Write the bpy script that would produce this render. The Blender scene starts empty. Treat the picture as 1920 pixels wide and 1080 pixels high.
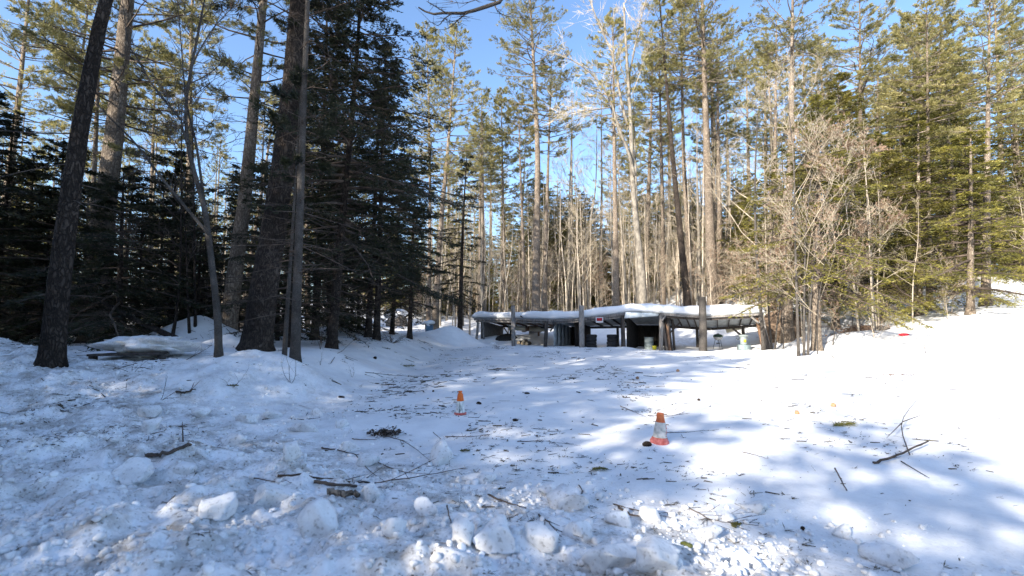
import bpy, math, random
import numpy as np
from mathutils import Vector, Matrix

# ---------------------------------------------------------------- camera, sky, sun, exposure
sc = bpy.context.scene
F = 873.0                       # focal length in 1920-pixel units
PITCH = math.atan(64/873.0)
CAMZ = 1.6
cam_d = bpy.data.cameras.new('camera'); cam = bpy.data.objects.new('camera', cam_d)
sc.collection.objects.link(cam); sc.camera = cam
cam_d.sensor_width = 36; cam_d.lens = 36*F/1920; cam_d.clip_start = .05; cam_d.clip_end = 3000
cam.location = (0, 0, CAMZ); cam.rotation_euler = (math.pi/2 + PITCH, 0, 0)
cam_d.dof.use_dof = True; cam_d.dof.focus_distance = 11; cam_d.dof.aperture_fstop = 1.8

SUN_EL = math.radians(25)
TRAVEL = (0.65, 0.76)           # horizontal way the light travels (from behind left to ahead right)
w = bpy.data.worlds.new('World'); sc.world = w; w.use_nodes = True
nt = w.node_tree; bg = nt.nodes['Background']
sky = nt.nodes.new('ShaderNodeTexSky'); sky.sky_type = 'NISHITA'; sky.sun_disc = False
sky.sun_elevation = SUN_EL
az = math.atan2(-TRAVEL[0], -TRAVEL[1])       # direction towards the sun, clockwise from +Y
sky.sun_rotation = az
sky.air_density = 1.0; sky.dust_density = 1.6; sky.ozone_density = 3.6; sky.altitude = 300
nt.links.new(sky.outputs[0], bg.inputs[0]); bg.inputs[1].default_value = 0.15
sl = bpy.data.lights.new('sun', 'SUN'); sl.energy = 5.0; sl.angle = math.radians(.53); sl.color = (1, .91, .78)
so = bpy.data.objects.new('sun', sl); sc.collection.objects.link(so)
ld = Vector((TRAVEL[0]*math.cos(SUN_EL), TRAVEL[1]*math.cos(SUN_EL), -math.sin(SUN_EL)))
so.rotation_euler = ld.to_track_quat('-Z', 'Y').to_euler(); so.location = (-20, -30, 30)
sc.view_settings.view_transform = 'Standard'; sc.view_settings.look = 'None'
sc.view_settings.exposure = 1.33; sc.view_settings.gamma = 1
sc.cycles.max_bounces = 6; sc.cycles.diffuse_bounces = 3; sc.cycles.transmission_bounces = 2
sc.cycles.use_denoising = True; sc.cycles.use_adaptive_sampling = True; sc.cycles.adaptive_threshold = .02

C = sc.collection
PI = math.pi
R_ = np.random.RandomState(7)
rnd = random.Random(5)

# ---------------------------------------------------------------- pixel -> place
cp, sp_ = math.cos(PITCH), math.sin(PITCH)
def ray(px, py):
    a = (px-960)/F; u = (540-py)/F
    return a, cp-u*sp_, sp_+u*cp
def P(px, py, d):
    a, y, z = ray(px, py)
    return np.array([a*d/y, d, CAMZ+z*d/y])
def pxof(x, y, z):
    dy, dz = y, z-CAMZ
    f = dy*cp+dz*sp_; u = -dy*sp_+dz*cp
    return 960+F*x/f, 540-F*u/f

# ---------------------------------------------------------------- noise
def _h(ix, iy, s):
    n = (ix.astype(np.int64)*374761393 + iy.astype(np.int64)*668265263 + s*1274126177) & 0xffffffff
    n = ((n ^ (n >> 13))*1274126177) & 0xffffffff
    return ((n ^ (n >> 16)) & 0xffff)/65535.0
def vn(x, y, s=0):
    x = np.asarray(x, float); y = np.asarray(y, float)
    ix = np.floor(x); iy = np.floor(y); fx = x-ix; fy = y-iy
    fx = fx*fx*fx*(fx*(fx*6-15)+10); fy = fy*fy*fy*(fy*(fy*6-15)+10)
    a = _h(ix, iy, s); b = _h(ix+1, iy, s); c = _h(ix, iy+1, s); d = _h(ix+1, iy+1, s)
    return (a+(b-a)*fx+(c-a)*fy+(a-b-c+d)*fx*fy)*2-1
def fbm(x, y, s=0, o=4, g=.5):
    t = 0; a = 1
    for k in range(o):
        t = t+a*vn(x*2**k+17.3*k, y*2**k-9.1*k, s+k); a *= g
    return t
def ss(a, b, x):
    t = np.clip((x-a)/(b-a), 0, 1); return t*t*(3-2*t)
def sp(x, k=1.0):
    return np.logaddexp(0, x/k)*k

MOUNDS = [(-10.9, 16.3, 1.15, 2.1, 1.5, 1), (-8.5, 14.1, .42, .6, .6, 1), (-9.2, 12.8, .25, 1.6, .9, 2), (-3.9, 32.0, 1.15, 1.5, 1.3, 2),
          (-4.9, 13.6, .22, 1.1, .9, 2), (-5.0, 10.6, .28, 1.3, .7, 2), (13.4, 17.5, .62, 2.4, 1.3, 2), (19.0, 17.0, .8, 2.6, 1.6, 2), (-2.2, 27, .1, 2, 1, 2),
          (-13.5, 11.6, .25, 2.0, .8, 2), (9, 38, .5, 4, 2, 2), (-10.4, 13.9, .3, 1.6, .55, 2), (3, 36.5, .7, 5, 1.2, 2), (-12, 30, .5, 3, 2, 2), (17, 24, .4, 1.6, 1, 2), (-1.2, 36.3, .25, 1.2, .8, 2), (6.8, 27.0, .10, .9, .6, 2)]
def bankdist(x, y):                       # metres inside the ploughed bank
    wob = .35*vn(x*.45, y*.45, 31)
    return -0.54*(x-0.7)-0.84*(y-4.4)+wob
def H(x, y, fine=True):
    x = np.asarray(x, float); y = np.asarray(y, float)
    z = .8*ss(-3.2, -6.2, x+.25*vn(y*.3, x*.1, 3))*ss(6.5, 10, y)
    t = sp(y-(39.0-.6*(np.clip(x, -4, 16)+.9)), .45); wr = ss(-7, -2.5, x)
    zb = wr*(1.45*np.tanh(t*.33)+.13*np.maximum(0, t-3))+(1-wr)*.10*sp(y-37, 1.2)
    z = z+7*np.tanh(zb/7)+.03*np.maximum(0, y-60)
    zr = .28*sp(x-14.8-2*ss(16,10,y), .8)*ss(9, 19, y)
    z = z+4*np.tanh(zr/4)
    for (mx, my, a, rx, ry, k) in MOUNDS:
        q = ((x-mx)/rx)**2+((y-my)/ry)**2
        z = z+(a*np.exp(-q) if k == 2 else a*np.maximum(0, 1-np.sqrt(q+.02)/1.15)**1.1)
    z = z+.10*fbm(x*.22, y*.22, 1, 3)*ss(2, 20, y)+.035*fbm(x*.9, y*.9, 5, 2)
    b = ss(0, 1.6, bankdist(x, y))
    z = z+b*(.16+.04*np.clip(bankdist(x, y), 0, 3))
    lb = ss(6.0, 7.5, y)*ss(13, 9, y)*ss(-1.5, -4, x)    # rough zone at the left
    if fine:
        ro = np.maximum(b, .55*lb*ss(-2,-6,x))
        n1 = fbm(x*2.2, y*2.2, 11, 4, .55); n2 = np.abs(vn(x*6, y*6, 15)); n3 = np.abs(vn(x*15, y*15, 19))
        z = z+ro*((.06+.03*ss(1, -2, x))*n1+.045*(n2-.3)*ss(-.3, .7, vn(x*1.1, y*1.1, 8))+.012*n3*ss(-.2,.5,vn(x*2,y*2,9)))
        z = z+.006*fbm(x*4, y*4, 21, 3)
    return z
def hz(x, y): return float(H(np.array([x]), np.array([y]))[0])
def G(px, py, dmax=90):
    a, yy, zz = ray(px, py)
    d = np.exp(np.linspace(math.log(1.0), math.log(dmax), 900))
    X = a*d/yy; Z = CAMZ+zz*d/yy
    below = Z < H(X, d)
    i = int(np.argmax(below)) if below.any() else 899
    return np.array([X[i], d[i], H(X[i:i+1], d[i:i+1])[0]])

# ---------------------------------------------------------------- mesh collecting
class MB:
    def __init__(s): s.V = []; s.Q = []; s.T = []; s.n = 0
    def add(s, v, q=None, t=None):
        v = np.asarray(v, np.float32)
        if q is not None and len(q): s.Q.append(np.asarray(q, np.int32)+s.n)
        if t is not None and len(t): s.T.append(np.asarray(t, np.int32)+s.n)
        s.V.append(v); s.n += len(v)
    def mesh(s, name, mat, smooth=False):
        me = bpy.data.meshes.new(name)
        V = np.concatenate(s.V) if s.V else np.zeros((0, 3), np.float32)
        Q = np.concatenate(s.Q) if s.Q else np.zeros((0, 4), np.int32)
        T = np.concatenate(s.T) if s.T else np.zeros((0, 3), np.int32)
        me.vertices.add(len(V)); me.vertices.foreach_set('co', V.ravel())
        me.loops.add(Q.size+T.size); me.polygons.add(len(Q)+len(T))
        me.loops.foreach_set('vertex_index', np.concatenate([Q.ravel(), T.ravel()]))
        st = np.concatenate([np.arange(len(Q))*4, Q.size+np.arange(len(T))*3]).astype(np.int32)
        me.polygons.foreach_set('loop_start', st)
        if smooth: me.polygons.foreach_set('use_smooth', np.ones(len(st), bool))
        me.update(calc_edges=True)
        if mat: me.materials.append(mat)
        return me
    def build(s, name, mat, parent=None, smooth=False, loc=None):
        o = bpy.data.objects.new(name, s.mesh(name, mat, smooth)); C.objects.link(o)
        if parent: o.parent = parent
        if loc is not None: o.location = loc
        return o
    # shapes
    def tube(s, path, rad, sides=8, cap=True, wob=0, seed=0):
        p = np.asarray(path, float); r = np.asarray(rad, float)*np.ones(len(p)); n = len(p)
        t = np.gradient(p, axis=0); t /= np.linalg.norm(t, axis=1)[:, None]+1e-9
        ax = np.array([1., 0, 0]) if abs(t.mean(0)[0]) < .8 else np.array([0, 1., 0])
        a = np.cross(t, ax); a /= np.linalg.norm(a, axis=1)[:, None]+1e-9; b = np.cross(t, a)
        th = np.arange(sides)*2*PI/sides
        rr = r[:, None]*np.ones((n, sides))
        if wob:
            rs = np.random.RandomState(seed)
            rr = rr*(1+wob*(rs.rand(n, sides)-.5)+wob*1.2*np.sin(th*3+seed)[None]*.5)
        ring = p[:, None]+rr[..., None]*(np.cos(th)[None, :, None]*a[:, None]+np.sin(th)[None, :, None]*b[:, None])
        v = ring.reshape(-1, 3)
        i = np.arange(n-1)[:, None]*sides; j = np.arange(sides)[None]; k = (j+1) % sides
        q = np.stack([i+j, i+k, i+sides+k, i+sides+j], -1).reshape(-1, 4)
        tr = None
        if cap:
            v = np.vstack([v, p[:1], p[-1:]]); c0, c1 = n*sides, n*sides+1; jj = np.arange(sides); kk = (jj+1) % sides
            tr = np.vstack([np.stack([kk, jj, jj*0+c0], -1), np.stack([(n-1)*sides+jj, (n-1)*sides+kk, jj*0+c1], -1)])
        s.add(v, q, tr)
    def sticks(s, A, B, ra, rb, sides=3):
        A = np.asarray(A, float).reshape(-1, 3); B = np.asarray(B, float).reshape(-1, 3); n = len(A)
        if not n: return
        ra = np.asarray(ra, float)*np.ones(n); rb = np.asarray(rb, float)*np.ones(n)
        t = B-A; t /= np.linalg.norm(t, axis=1)[:, None]+1e-9
        ax = np.where(np.abs(t[:, 2:3]) < .9, np.array([[0, 0, 1.]]), np.array([[1., 0, 0]]))
        a = np.cross(t, ax); a /= np.linalg.norm(a, axis=1)[:, None]+1e-9; b = np.cross(t, a)
        th = np.arange(sides)*2*PI/sides
        o = np.cos(th)[None, :, None]*a[:, None]+np.sin(th)[None, :, None]*b[:, None]
        v = np.concatenate([A[:, None]+o*ra[:, None, None], B[:, None]+o*rb[:, None, None]], 1).reshape(-1, 3)
        i = (np.arange(n)*2*sides)[:, None]; j = np.arange(sides)[None]; k = (j+1) % sides
        s.add(v, np.stack([i+j, i+k, i+sides+k, i+sides+j], -1).reshape(-1, 4))
    def leaves(s, p, d, side, L, W):      # pointed diamonds
        p = np.asarray(p); n = len(p)
        if not n: return
        L = (L*np.ones(n))[:, None]; W = (W*np.ones(n))[:, None]
        m = p+d*L*.45
        v = np.stack([p, m-side*W/2, p+d*L, m+side*W/2], 1).reshape(-1, 3)
        s.add(v, np.arange(n*4).reshape(-1, 4))
    def box(s, c, size, M=None, jit=0):
        x, y, z = np.array(size)/2
        v = np.array([(-x,-y,-z),(x,-y,-z),(x,y,-z),(-x,y,-z),(-x,-y,z),(x,-y,z),(x,y,z),(-x,y,z)], float)
        if jit: v += (R_.rand(8, 3)-.5)*jit
        if M is not None: v = v@np.array(M).T
        s.add(v+np.array(c), [(0,3,2,1),(4,5,6,7),(0,1,5,4),(1,2,6,5),(2,3,7,6),(3,0,4,7)])
    def beam(s, a, b, wd, ht, roll=0, bev=.008):  # squared timber between two points with chamfered edges
        a = np.array(a, float); b = np.array(b, float); t = b-a; L = np.linalg.norm(t); t /= L
        up = np.array([0, 0, 1.]) if abs(t[2]) < .9 else np.array([0, 1., 0])
        x = np.cross(t, up); x /= np.linalg.norm(x); y = np.cross(x, t)
        if roll: x, y = x*math.cos(roll)+y*math.sin(roll), y*math.cos(roll)-x*math.sin(roll)
        w2, h2 = wd/2, ht/2; e = min(bev, w2*.4, h2*.4)
        pr = [(-w2+e,-h2),(w2-e,-h2),(w2,-h2+e),(w2,h2-e),(w2-e,h2),(-w2+e,h2),(-w2,h2-e),(-w2,-h2+e)]
        nseg = 5; V = []
        for k in range(nseg+1):
            f = k/nseg; wv = (R_.rand(2)-.5)*min(wd, ht)*.08
            for (u, v_) in pr: V.append(a+t*L*f+x*(u+wv[0])+y*(v_+wv[1]))
        V = np.array(V); i = np.arange(nseg)[:, None]*8; j = np.arange(8)[None]; k = (j+1) % 8
        q = np.stack([i+j, i+k, i+8+k, i+8+j], -1).reshape(-1, 4)
        V = np.vstack([V, a[None], b[None]]); n = (nseg+1)*8; jj = np.arange(8); kk = (jj+1) % 8
        tr = np.vstack([np.stack([kk, jj, jj*0+n], -1), np.stack([nseg*8+jj, nseg*8+kk, jj*0+n+1], -1)])
        s.add(V, q, tr)
    def lathe(s, prof, n=32, M=None, c=(0, 0, 0)):
        prof = np.array(prof, float); th = np.arange(n)*2*PI/n; m = len(prof)
        v = np.stack([prof[:, 0:1]*np.cos(th), prof[:, 0:1]*np.sin(th), prof[:, 1:2]*np.ones(n)], -1).reshape(-1, 3)
        if M is not None: v = v@np.array(M).T
        i = np.arange(m-1)[:, None]*n; j = np.arange(n)[None]; k = (j+1) % n
        s.add(v+np.array(c), np.stack([i+j, i+k, i+n+k, i+n+j], -1).reshape(-1, 4))

# ---------------------------------------------------------------- materials
def mat(name): m = bpy.data.materials.new(name); m.use_nodes = True; return m, m.node_tree, m.node_tree.nodes, m.node_tree.links
def noise_mat(name, c1, c2, scale=5, rough=.85, stretch=(1, 1, 1), bump=.3, bdist=.02, detail=6, c3=None, bscale=None, lo=.35, hi=.65, metal=0, vary=.0, gen='Object', spec=.25):
    m, t, N, L = mat(name); b = N['Principled BSDF']; b.inputs['Roughness'].default_value = rough
    b.inputs['Metallic'].default_value = metal; b.inputs['Specular IOR Level'].default_value = spec
    tc = N.new('ShaderNodeTexCoord'); mp = N.new('ShaderNodeMapping'); mp.inputs['Scale'].default_value = stretch
    L.new(tc.outputs[gen], mp.inputs[0])
    nz = N.new('ShaderNodeTexNoise'); nz.inputs['Scale'].default_value = scale; nz.inputs['Detail'].default_value = detail; nz.inputs['Roughness'].default_value = .65
    L.new(mp.outputs[0], nz.inputs[0])
    cr = N.new('ShaderNodeValToRGB'); L.new(nz.outputs[0], cr.inputs[0])
    e = cr.color_ramp.elements; e[0].position = lo; e[0].color = (*c1, 1); e[1].position = hi; e[1].color = (*c2, 1)
    if c3: x = cr.color_ramp.elements.new(min(.98, hi+.12)); x.color = (*c3, 1)
    out = cr.outputs[0]
    if vary:
        oi = N.new('ShaderNodeObjectInfo'); hs = N.new('ShaderNodeHueSaturation'); mr = N.new('ShaderNodeMapRange')
        L.new(oi.outputs['Random'], mr.inputs[0]); mr.inputs[3].default_value = 1-vary; mr.inputs[4].default_value = 1+vary
        L.new(mr.outputs[0], hs.inputs['Value']); L.new(out, hs.inputs['Color']); out = hs.outputs[0]
    L.new(out, b.inputs['Base Color'])
    if bump:
        n2 = N.new('ShaderNodeTexNoise'); n2.inputs['Scale'].default_value = bscale or scale*1.7; n2.inputs['Detail'].default_value = 5
        L.new(mp.outputs[0], n2.inputs[0])
        bp = N.new('ShaderNodeBump'); bp.inputs['Strength'].default_value = bump; bp.inputs['Distance'].default_value = bdist
        L.new(n2.outputs[0], bp.inputs['Height']); L.new(bp.outputs[0], b.inputs['Normal'])
    return m
def leaf_mat(name, c1, c2, trans=.35, vary=.15, scale=1.3):
    m, t, N, L = mat(name); N.remove(N['Principled BSDF']); out = N['Material Output']
    tc = N.new('ShaderNodeTexCoord'); nz = N.new('ShaderNodeTexNoise'); nz.inputs['Scale'].default_value = scale; nz.inputs['Detail'].default_value = 5
    L.new(tc.outputs['Object'], nz.inputs[0])
    cr = N.new('ShaderNodeValToRGB'); L.new(nz.outputs[0], cr.inputs[0])
    e = cr.color_ramp.elements; e[0].position = .35; e[0].color = (*c1, 1); e[1].position = .65; e[1].color = (*c2, 1)
    oi = N.new('ShaderNodeObjectInfo'); hs = N.new('ShaderNodeHueSaturation'); mr = N.new('ShaderNodeMapRange')
    L.new(oi.outputs['Random'], mr.inputs[0]); mr.inputs[3].default_value = 1-vary; mr.inputs[4].default_value = 1+vary
    L.new(mr.outputs[0], hs.inputs['Value']); L.new(cr.outputs[0], hs.inputs['Color'])
    df = N.new('ShaderNodeBsdfDiffuse'); tl = N.new('ShaderNodeBsdfTranslucent'); mx = N.new('ShaderNodeMixShader'); mx.inputs[0].default_value = trans
    gl = N.new('ShaderNodeBsdfGlossy'); gl.inputs['Roughness'].default_value = .45; m2 = N.new('ShaderNodeMixShader'); m2.inputs[0].default_value = .04
    L.new(hs.outputs[0], df.inputs[0]); L.new(hs.outputs[0], tl.inputs[0])
    L.new(df.outputs[0], mx.inputs[1]); L.new(tl.outputs[0], mx.inputs[2]); L.new(mx.outputs[0], m2.inputs[1]); L.new(gl.outputs[0], m2.inputs[2])
    L.new(m2.outputs[0], out.inputs[0]); return m

def bark_mat(name, crack, c1, c2, scale=11, stretch=.38, bump=1, bd=.05, vary=.15, c3=None):
    m, t, N, L = mat(name); b = N['Principled BSDF']; b.inputs['Roughness'].default_value = .92; b.inputs['Specular IOR Level'].default_value = .15
    tc = N.new('ShaderNodeTexCoord'); mp = N.new('ShaderNodeMapping'); mp.inputs['Scale'].default_value = (1, 1, stretch); L.new(tc.outputs['Object'], mp.inputs[0])
    nz = N.new('ShaderNodeTexNoise'); nz.inputs['Scale'].default_value = scale*.6; nz.inputs['Detail'].default_value = 5; L.new(mp.outputs[0], nz.inputs[0])
    mx0 = N.new('ShaderNodeVectorMath'); mx0.operation = 'MULTIPLY_ADD'; L.new(nz.outputs['Color'], mx0.inputs[0]); mx0.inputs[1].default_value = (.3,)*3; L.new(mp.outputs[0], mx0.inputs[2])
    vo = N.new('ShaderNodeTexVoronoi'); vo.feature = 'DISTANCE_TO_EDGE'; vo.inputs['Scale'].default_value = scale; L.new(mx0.outputs[0], vo.inputs['Vector'])
    n2 = N.new('ShaderNodeTexNoise'); n2.inputs['Scale'].default_value = 1.1; n2.inputs['Detail'].default_value = 7; n2.inputs['Roughness'].default_value = .7; L.new(tc.outputs['Object'], n2.inputs[0])
    cr = N.new('ShaderNodeValToRGB'); e = cr.color_ramp.elements; e[0].position = .38; e[0].color = (*c1, 1); e[1].position = .6; e[1].color = (*c2, 1)
    if c3: x = cr.color_ramp.elements.new(.72); x.color = (*c3, 1)
    L.new(n2.outputs[0], cr.inputs[0])
    mr = N.new('ShaderNodeMapRange'); L.new(vo.outputs['Distance'], mr.inputs[0]); mr.inputs[1].default_value = -.1; mr.inputs[2].default_value = .22
    mx = N.new('ShaderNodeMix'); mx.data_type = 'RGBA'; L.new(mr.outputs[0], mx.inputs[0]); mx.inputs[6].default_value = (*crack, 1); L.new(cr.outputs[0], mx.inputs[7])
    oi = N.new('ShaderNodeObjectInfo'); hs = N.new('ShaderNodeHueSaturation'); m2 = N.new('ShaderNodeMapRange'); L.new(oi.outputs['Random'], m2.inputs[0]); m2.inputs[3].default_value = 1-vary; m2.inputs[4].default_value = 1+vary
    L.new(m2.outputs[0], hs.inputs['Value']); L.new(mx.outputs[2], hs.inputs['Color']); L.new(hs.outputs[0], b.inputs['Base Color'])
    ad = N.new('ShaderNodeMath'); ad.operation = 'MULTIPLY_ADD'; L.new(nz.outputs[0], ad.inputs[0]); ad.inputs[1].default_value = .5; L.new(mr.outputs[0], ad.inputs[2])
    bp = N.new('ShaderNodeBump'); bp.inputs['Strength'].default_value = bump; bp.inputs['Distance'].default_value = bd; L.new(ad.outputs[0], bp.inputs['Height']); L.new(bp.outputs[0], b.inputs['Normal'])
    return m
M = {}
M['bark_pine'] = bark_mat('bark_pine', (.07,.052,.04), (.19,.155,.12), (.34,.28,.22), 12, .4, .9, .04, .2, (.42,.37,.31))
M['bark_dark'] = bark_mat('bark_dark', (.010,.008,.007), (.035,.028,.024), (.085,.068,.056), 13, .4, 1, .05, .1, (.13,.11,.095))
M['bark_pale'] = noise_mat('bark_pale', (.10,.088,.072), (.29,.26,.215), 4, .85, (1,1,.6), .5, .02, bscale=14, vary=.15, c3=(.38,.35,.31))
M['bark_grey'] = bark_mat('bark_grey', (.03,.026,.023), (.075,.066,.058), (.17,.155,.14), 30, .8, .8, .015, .1, (.27,.25,.235))
M['bark_sapling'] = noise_mat('bark_sapling', (.28,.235,.18), (.55,.48,.39), 5, .8, (1,1,.5), .3, .01, vary=.22)
M['twig_tan'] = noise_mat('twig_tan', (.28,.235,.175), (.52,.45,.34), 3, .8, bump=0, vary=.15)
M['twig_dark'] = noise_mat('twig_dark', (.04,.03,.024), (.13,.10,.08), 3, .85, bump=0, vary=.1)
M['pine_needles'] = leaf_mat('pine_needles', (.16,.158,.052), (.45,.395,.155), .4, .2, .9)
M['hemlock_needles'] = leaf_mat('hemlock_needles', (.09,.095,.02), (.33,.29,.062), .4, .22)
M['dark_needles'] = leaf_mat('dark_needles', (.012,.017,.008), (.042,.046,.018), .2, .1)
M['dry_leaves'] = leaf_mat('dry_leaves', (.2,.13,.085), (.38,.26,.18), .4, .1)
M['wood_grey'] = noise_mat('wood_grey', (.12,.11,.105), (.30,.28,.26), 5, .85, (3,3,.6), .5, .01, bscale=30, vary=.1)
M['wood_dark'] = noise_mat('wood_dark', (.03,.026,.024), (.10,.085,.075), 5, .85, (3,3,.6), .5, .01)
M['wood_shaded'] = noise_mat('wood_shaded', (.008,.007,.006), (.035,.03,.027), 5, .9, (3,3,.6), .4, .01)  # boards darkened in colour to carry the shade inside the closed bays
M['wood_brown'] = noise_mat('wood_brown', (.10,.06,.04), (.26,.16,.10), 6, .8, (2,2,.6), .4, .01)
M['cut_wood'] = noise_mat('cut_wood', (.5,.36,.2), (.75,.6,.4), 14, .8, bump=.3, bdist=.01)
M['sheet'] = noise_mat('sheet', (.24,.26,.27), (.42,.45,.47), 4, .55, bump=.15, bdist=.01)
M['sheet_white'] = noise_mat('sheet_white', (.5,.56,.58), (.72,.78,.8), 3, .5, bump=.1)
M['panel_cream'] = noise_mat('panel_cream', (.38,.36,.28), (.55,.52,.42), 3, .8, bump=.1)
M['stone'] = noise_mat('stone', (.09,.08,.07), (.3,.26,.22), 3, .9, bump=.7, bdist=.05)
M['stone_brown'] = noise_mat('stone_brown', (.05,.035,.025), (.2,.14,.095), 3, .9, bump=.8, bdist=.06)
M['tyre'] = noise_mat('tyre', (.012,.012,.013), (.03,.03,.032), 12, .7, bump=.2, bdist=.005)
M['barrel'] = noise_mat('barrel', (.09,.11,.11), (.19,.22,.22), 5, .6, bump=.1)
M['grill_green'] = noise_mat('grill_green', (.012,.03,.022), (.03,.06,.045), 6, .35, bump=0)
M['grill_grey'] = noise_mat('grill_grey', (.2,.21,.22), (.42,.43,.44), 8, .45, bump=.1)
M['dark_metal'] = noise_mat('dark_metal', (.03,.035,.035), (.08,.09,.09), 8, .5, bump=0)
M['canister'] = noise_mat('canister', (.17,.21,.22), (.29,.33,.34), 5, .5, bump=.05)
M['canister_base'] = noise_mat('canister_base', (.14,.19,.21), (.25,.31,.33), 5, .6, bump=.05)
M['yellow'] = noise_mat('yellow', (.36,.32,.02), (.5,.45,.04), 8, .5, bump=0)
M['red'] = noise_mat('red', (.5,.015,.03), (.65,.03,.05), 5, .5, bump=0)
M['sign_red'] = noise_mat('sign_red', (.30,.01,.015), (.42,.02,.03), 20, .5, bump=0)
M['white'] = noise_mat('white', (.6,.63,.66), (.75,.77,.8), 5, .5, bump=0)
M['orange'] = noise_mat('orange', (.52,.09,.015), (.78,.19,.04), 14, .6, bump=.2, bdist=.002)
M['orange_pale'] = noise_mat('orange_pale', (.42,.085,.03), (.60,.19,.075), 14, .6, bump=.2, bdist=.002)
M['rim_red'] = noise_mat('rim_red', (.35,.07,.06), (.6,.2,.18), 16, .6, bump=.1, bdist=.002)
M['sleeve'] = noise_mat('sleeve', (.2,.24,.23), (.5,.5,.48), 16, .6, bump=.2, bdist=.002, c3=(.62,.6,.58), lo=.3, hi=.5)
M['sleeve2'] = noise_mat('sleeve2', (.12,.16,.16), (.6,.64,.64), 18, .5, (2.4,2.4,.35), .2, .002, c3=(.78,.78,.76), lo=.4, hi=.5)
M['cone_dark'] = noise_mat('cone_dark', (.014,.010,.008), (.06,.042,.03), 40, .9, bump=.2, bdist=.003)
M['cone_tan'] = noise_mat('cone_tan', (.28,.15,.08), (.55,.36,.22), 40, .9, bump=.2, bdist=.003)
M['litter'] = noise_mat('litter', (.03,.025,.018), (.10,.085,.055), 6, .9, bump=0)
M['blue'] = noise_mat('blue', (.09,.17,.26), (.16,.26,.36), 4, .6, bump=0)
M['moss'] = noise_mat('moss', (.10,.11,.02), (.22,.22,.07), 30, .95, bump=.5, bdist=.01)

def snow_mat(name, attr=False):
    m, t, N, L = mat(name); b = N['Principled BSDF']
    b.inputs['Roughness'].default_value = .6; b.inputs['Specular IOR Level'].default_value = .3
    tc = N.new('ShaderNodeTexCoord')
    n1 = N.new('ShaderNodeTexNoise'); n1.inputs['Scale'].default_value = 1.2; n1.inputs['Detail'].default_value = 6; L.new(tc.outputs['Object'], n1.inputs[0])
    cr = N.new('ShaderNodeValToRGB'); e = cr.color_ramp.elements; e[0].position = .3; e[0].color = (.78,.79,.81,1); e[1].position = .6; e[1].color = (.88,.89,.90,1)
    L.new(n1.outputs[0], cr.inputs[0]); col = cr.outputs[0]
    # grit and needles trodden in, blotchy where the plough left them
    sc_ = N.new('ShaderNodeTexNoise'); sc_.inputs['Scale'].default_value = 38; sc_.inputs['Detail'].default_value = 3; L.new(tc.outputs['Object'], sc_.inputs[0])
    bl = N.new('ShaderNodeTexNoise'); bl.inputs['Scale'].default_value = 2.6; bl.inputs['Detail'].default_value = 7; bl.inputs['Roughness'].default_value = .72; L.new(tc.outputs['Object'], bl.inputs[0])
    if attr:
        at = N.new('ShaderNodeAttribute'); at.attribute_name = 'dirt'; amt = at.outputs['Fac']
    else:
        va = N.new('ShaderNodeValue'); va.outputs[0].default_value = .45; amt = va.outputs[0]
    def mrn(src, a, b_, lo=0, hi=1):
        r = N.new('ShaderNodeMapRange'); L.new(src, r.inputs[0]); r.inputs[1].default_value = a; r.inputs[2].default_value = b_; r.inputs[3].default_value = lo; r.inputs[4].default_value = hi; return r.outputs[0]
    def mul(a, b_):
        x = N.new('ShaderNodeMath'); x.operation = 'MULTIPLY'; L.new(a, x.inputs[0]); L.new(b_, x.inputs[1]); return x.outputs[0]
    def mixc(c, fac, colr):
        x = N.new('ShaderNodeMix'); x.data_type = 'RGBA'; L.new(fac, x.inputs[0]); L.new(c, x.inputs[6]); x.inputs[7].default_value = (*colr, 1); return x.outputs[2]
    f1 = mul(mrn(bl.outputs[0], .43, .66, 0, .9), amt)
    col = mixc(col, f1, (.24,.21,.175))
    f2 = mul(mul(mrn(sc_.outputs[0], .57, .67, 0, .9), mrn(bl.outputs[0], .4, .58, .25, 1)), amt)
    col = mixc(col, f2, (.10,.08,.06))
    L.new(col, b.inputs['Base Color'])
    n2 = N.new('ShaderNodeTexNoise'); n2.inputs['Scale'].default_value = 14; n2.inputs['Detail'].default_value = 8; n2.inputs['Roughness'].default_value = .7; L.new(tc.outputs['Object'], n2.inputs[0])
    bp = N.new('ShaderNodeBump'); bp.inputs['Strength'].default_value = .35; bp.inputs['Distance'].default_value = .03
    L.new(n2.outputs[0], bp.inputs['Height']); L.new(bp.outputs[0], b.inputs['Normal'])
    return m
M['snow_ground'] = snow_mat('snow_ground', True)
M['snow'] = snow_mat('snow')
m_, t_, N_, L_ = mat('snow_clean'); b_ = N_['Principled BSDF']; b_.inputs['Base Color'].default_value = (.86,.87,.89,1); b_.inputs['Roughness'].default_value = .6
nz_ = N_.new('ShaderNodeTexNoise'); nz_.inputs['Scale'].default_value = 9; nz_.inputs['Detail'].default_value = 6; bp_ = N_.new('ShaderNodeBump'); bp_.inputs['Strength'].default_value = .3; bp_.inputs['Distance'].default_value = .03
L_.new(nz_.outputs[0], bp_.inputs['Height']); L_.new(bp_.outputs[0], b_.inputs['Normal']); M['snow_clean'] = m_

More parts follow.
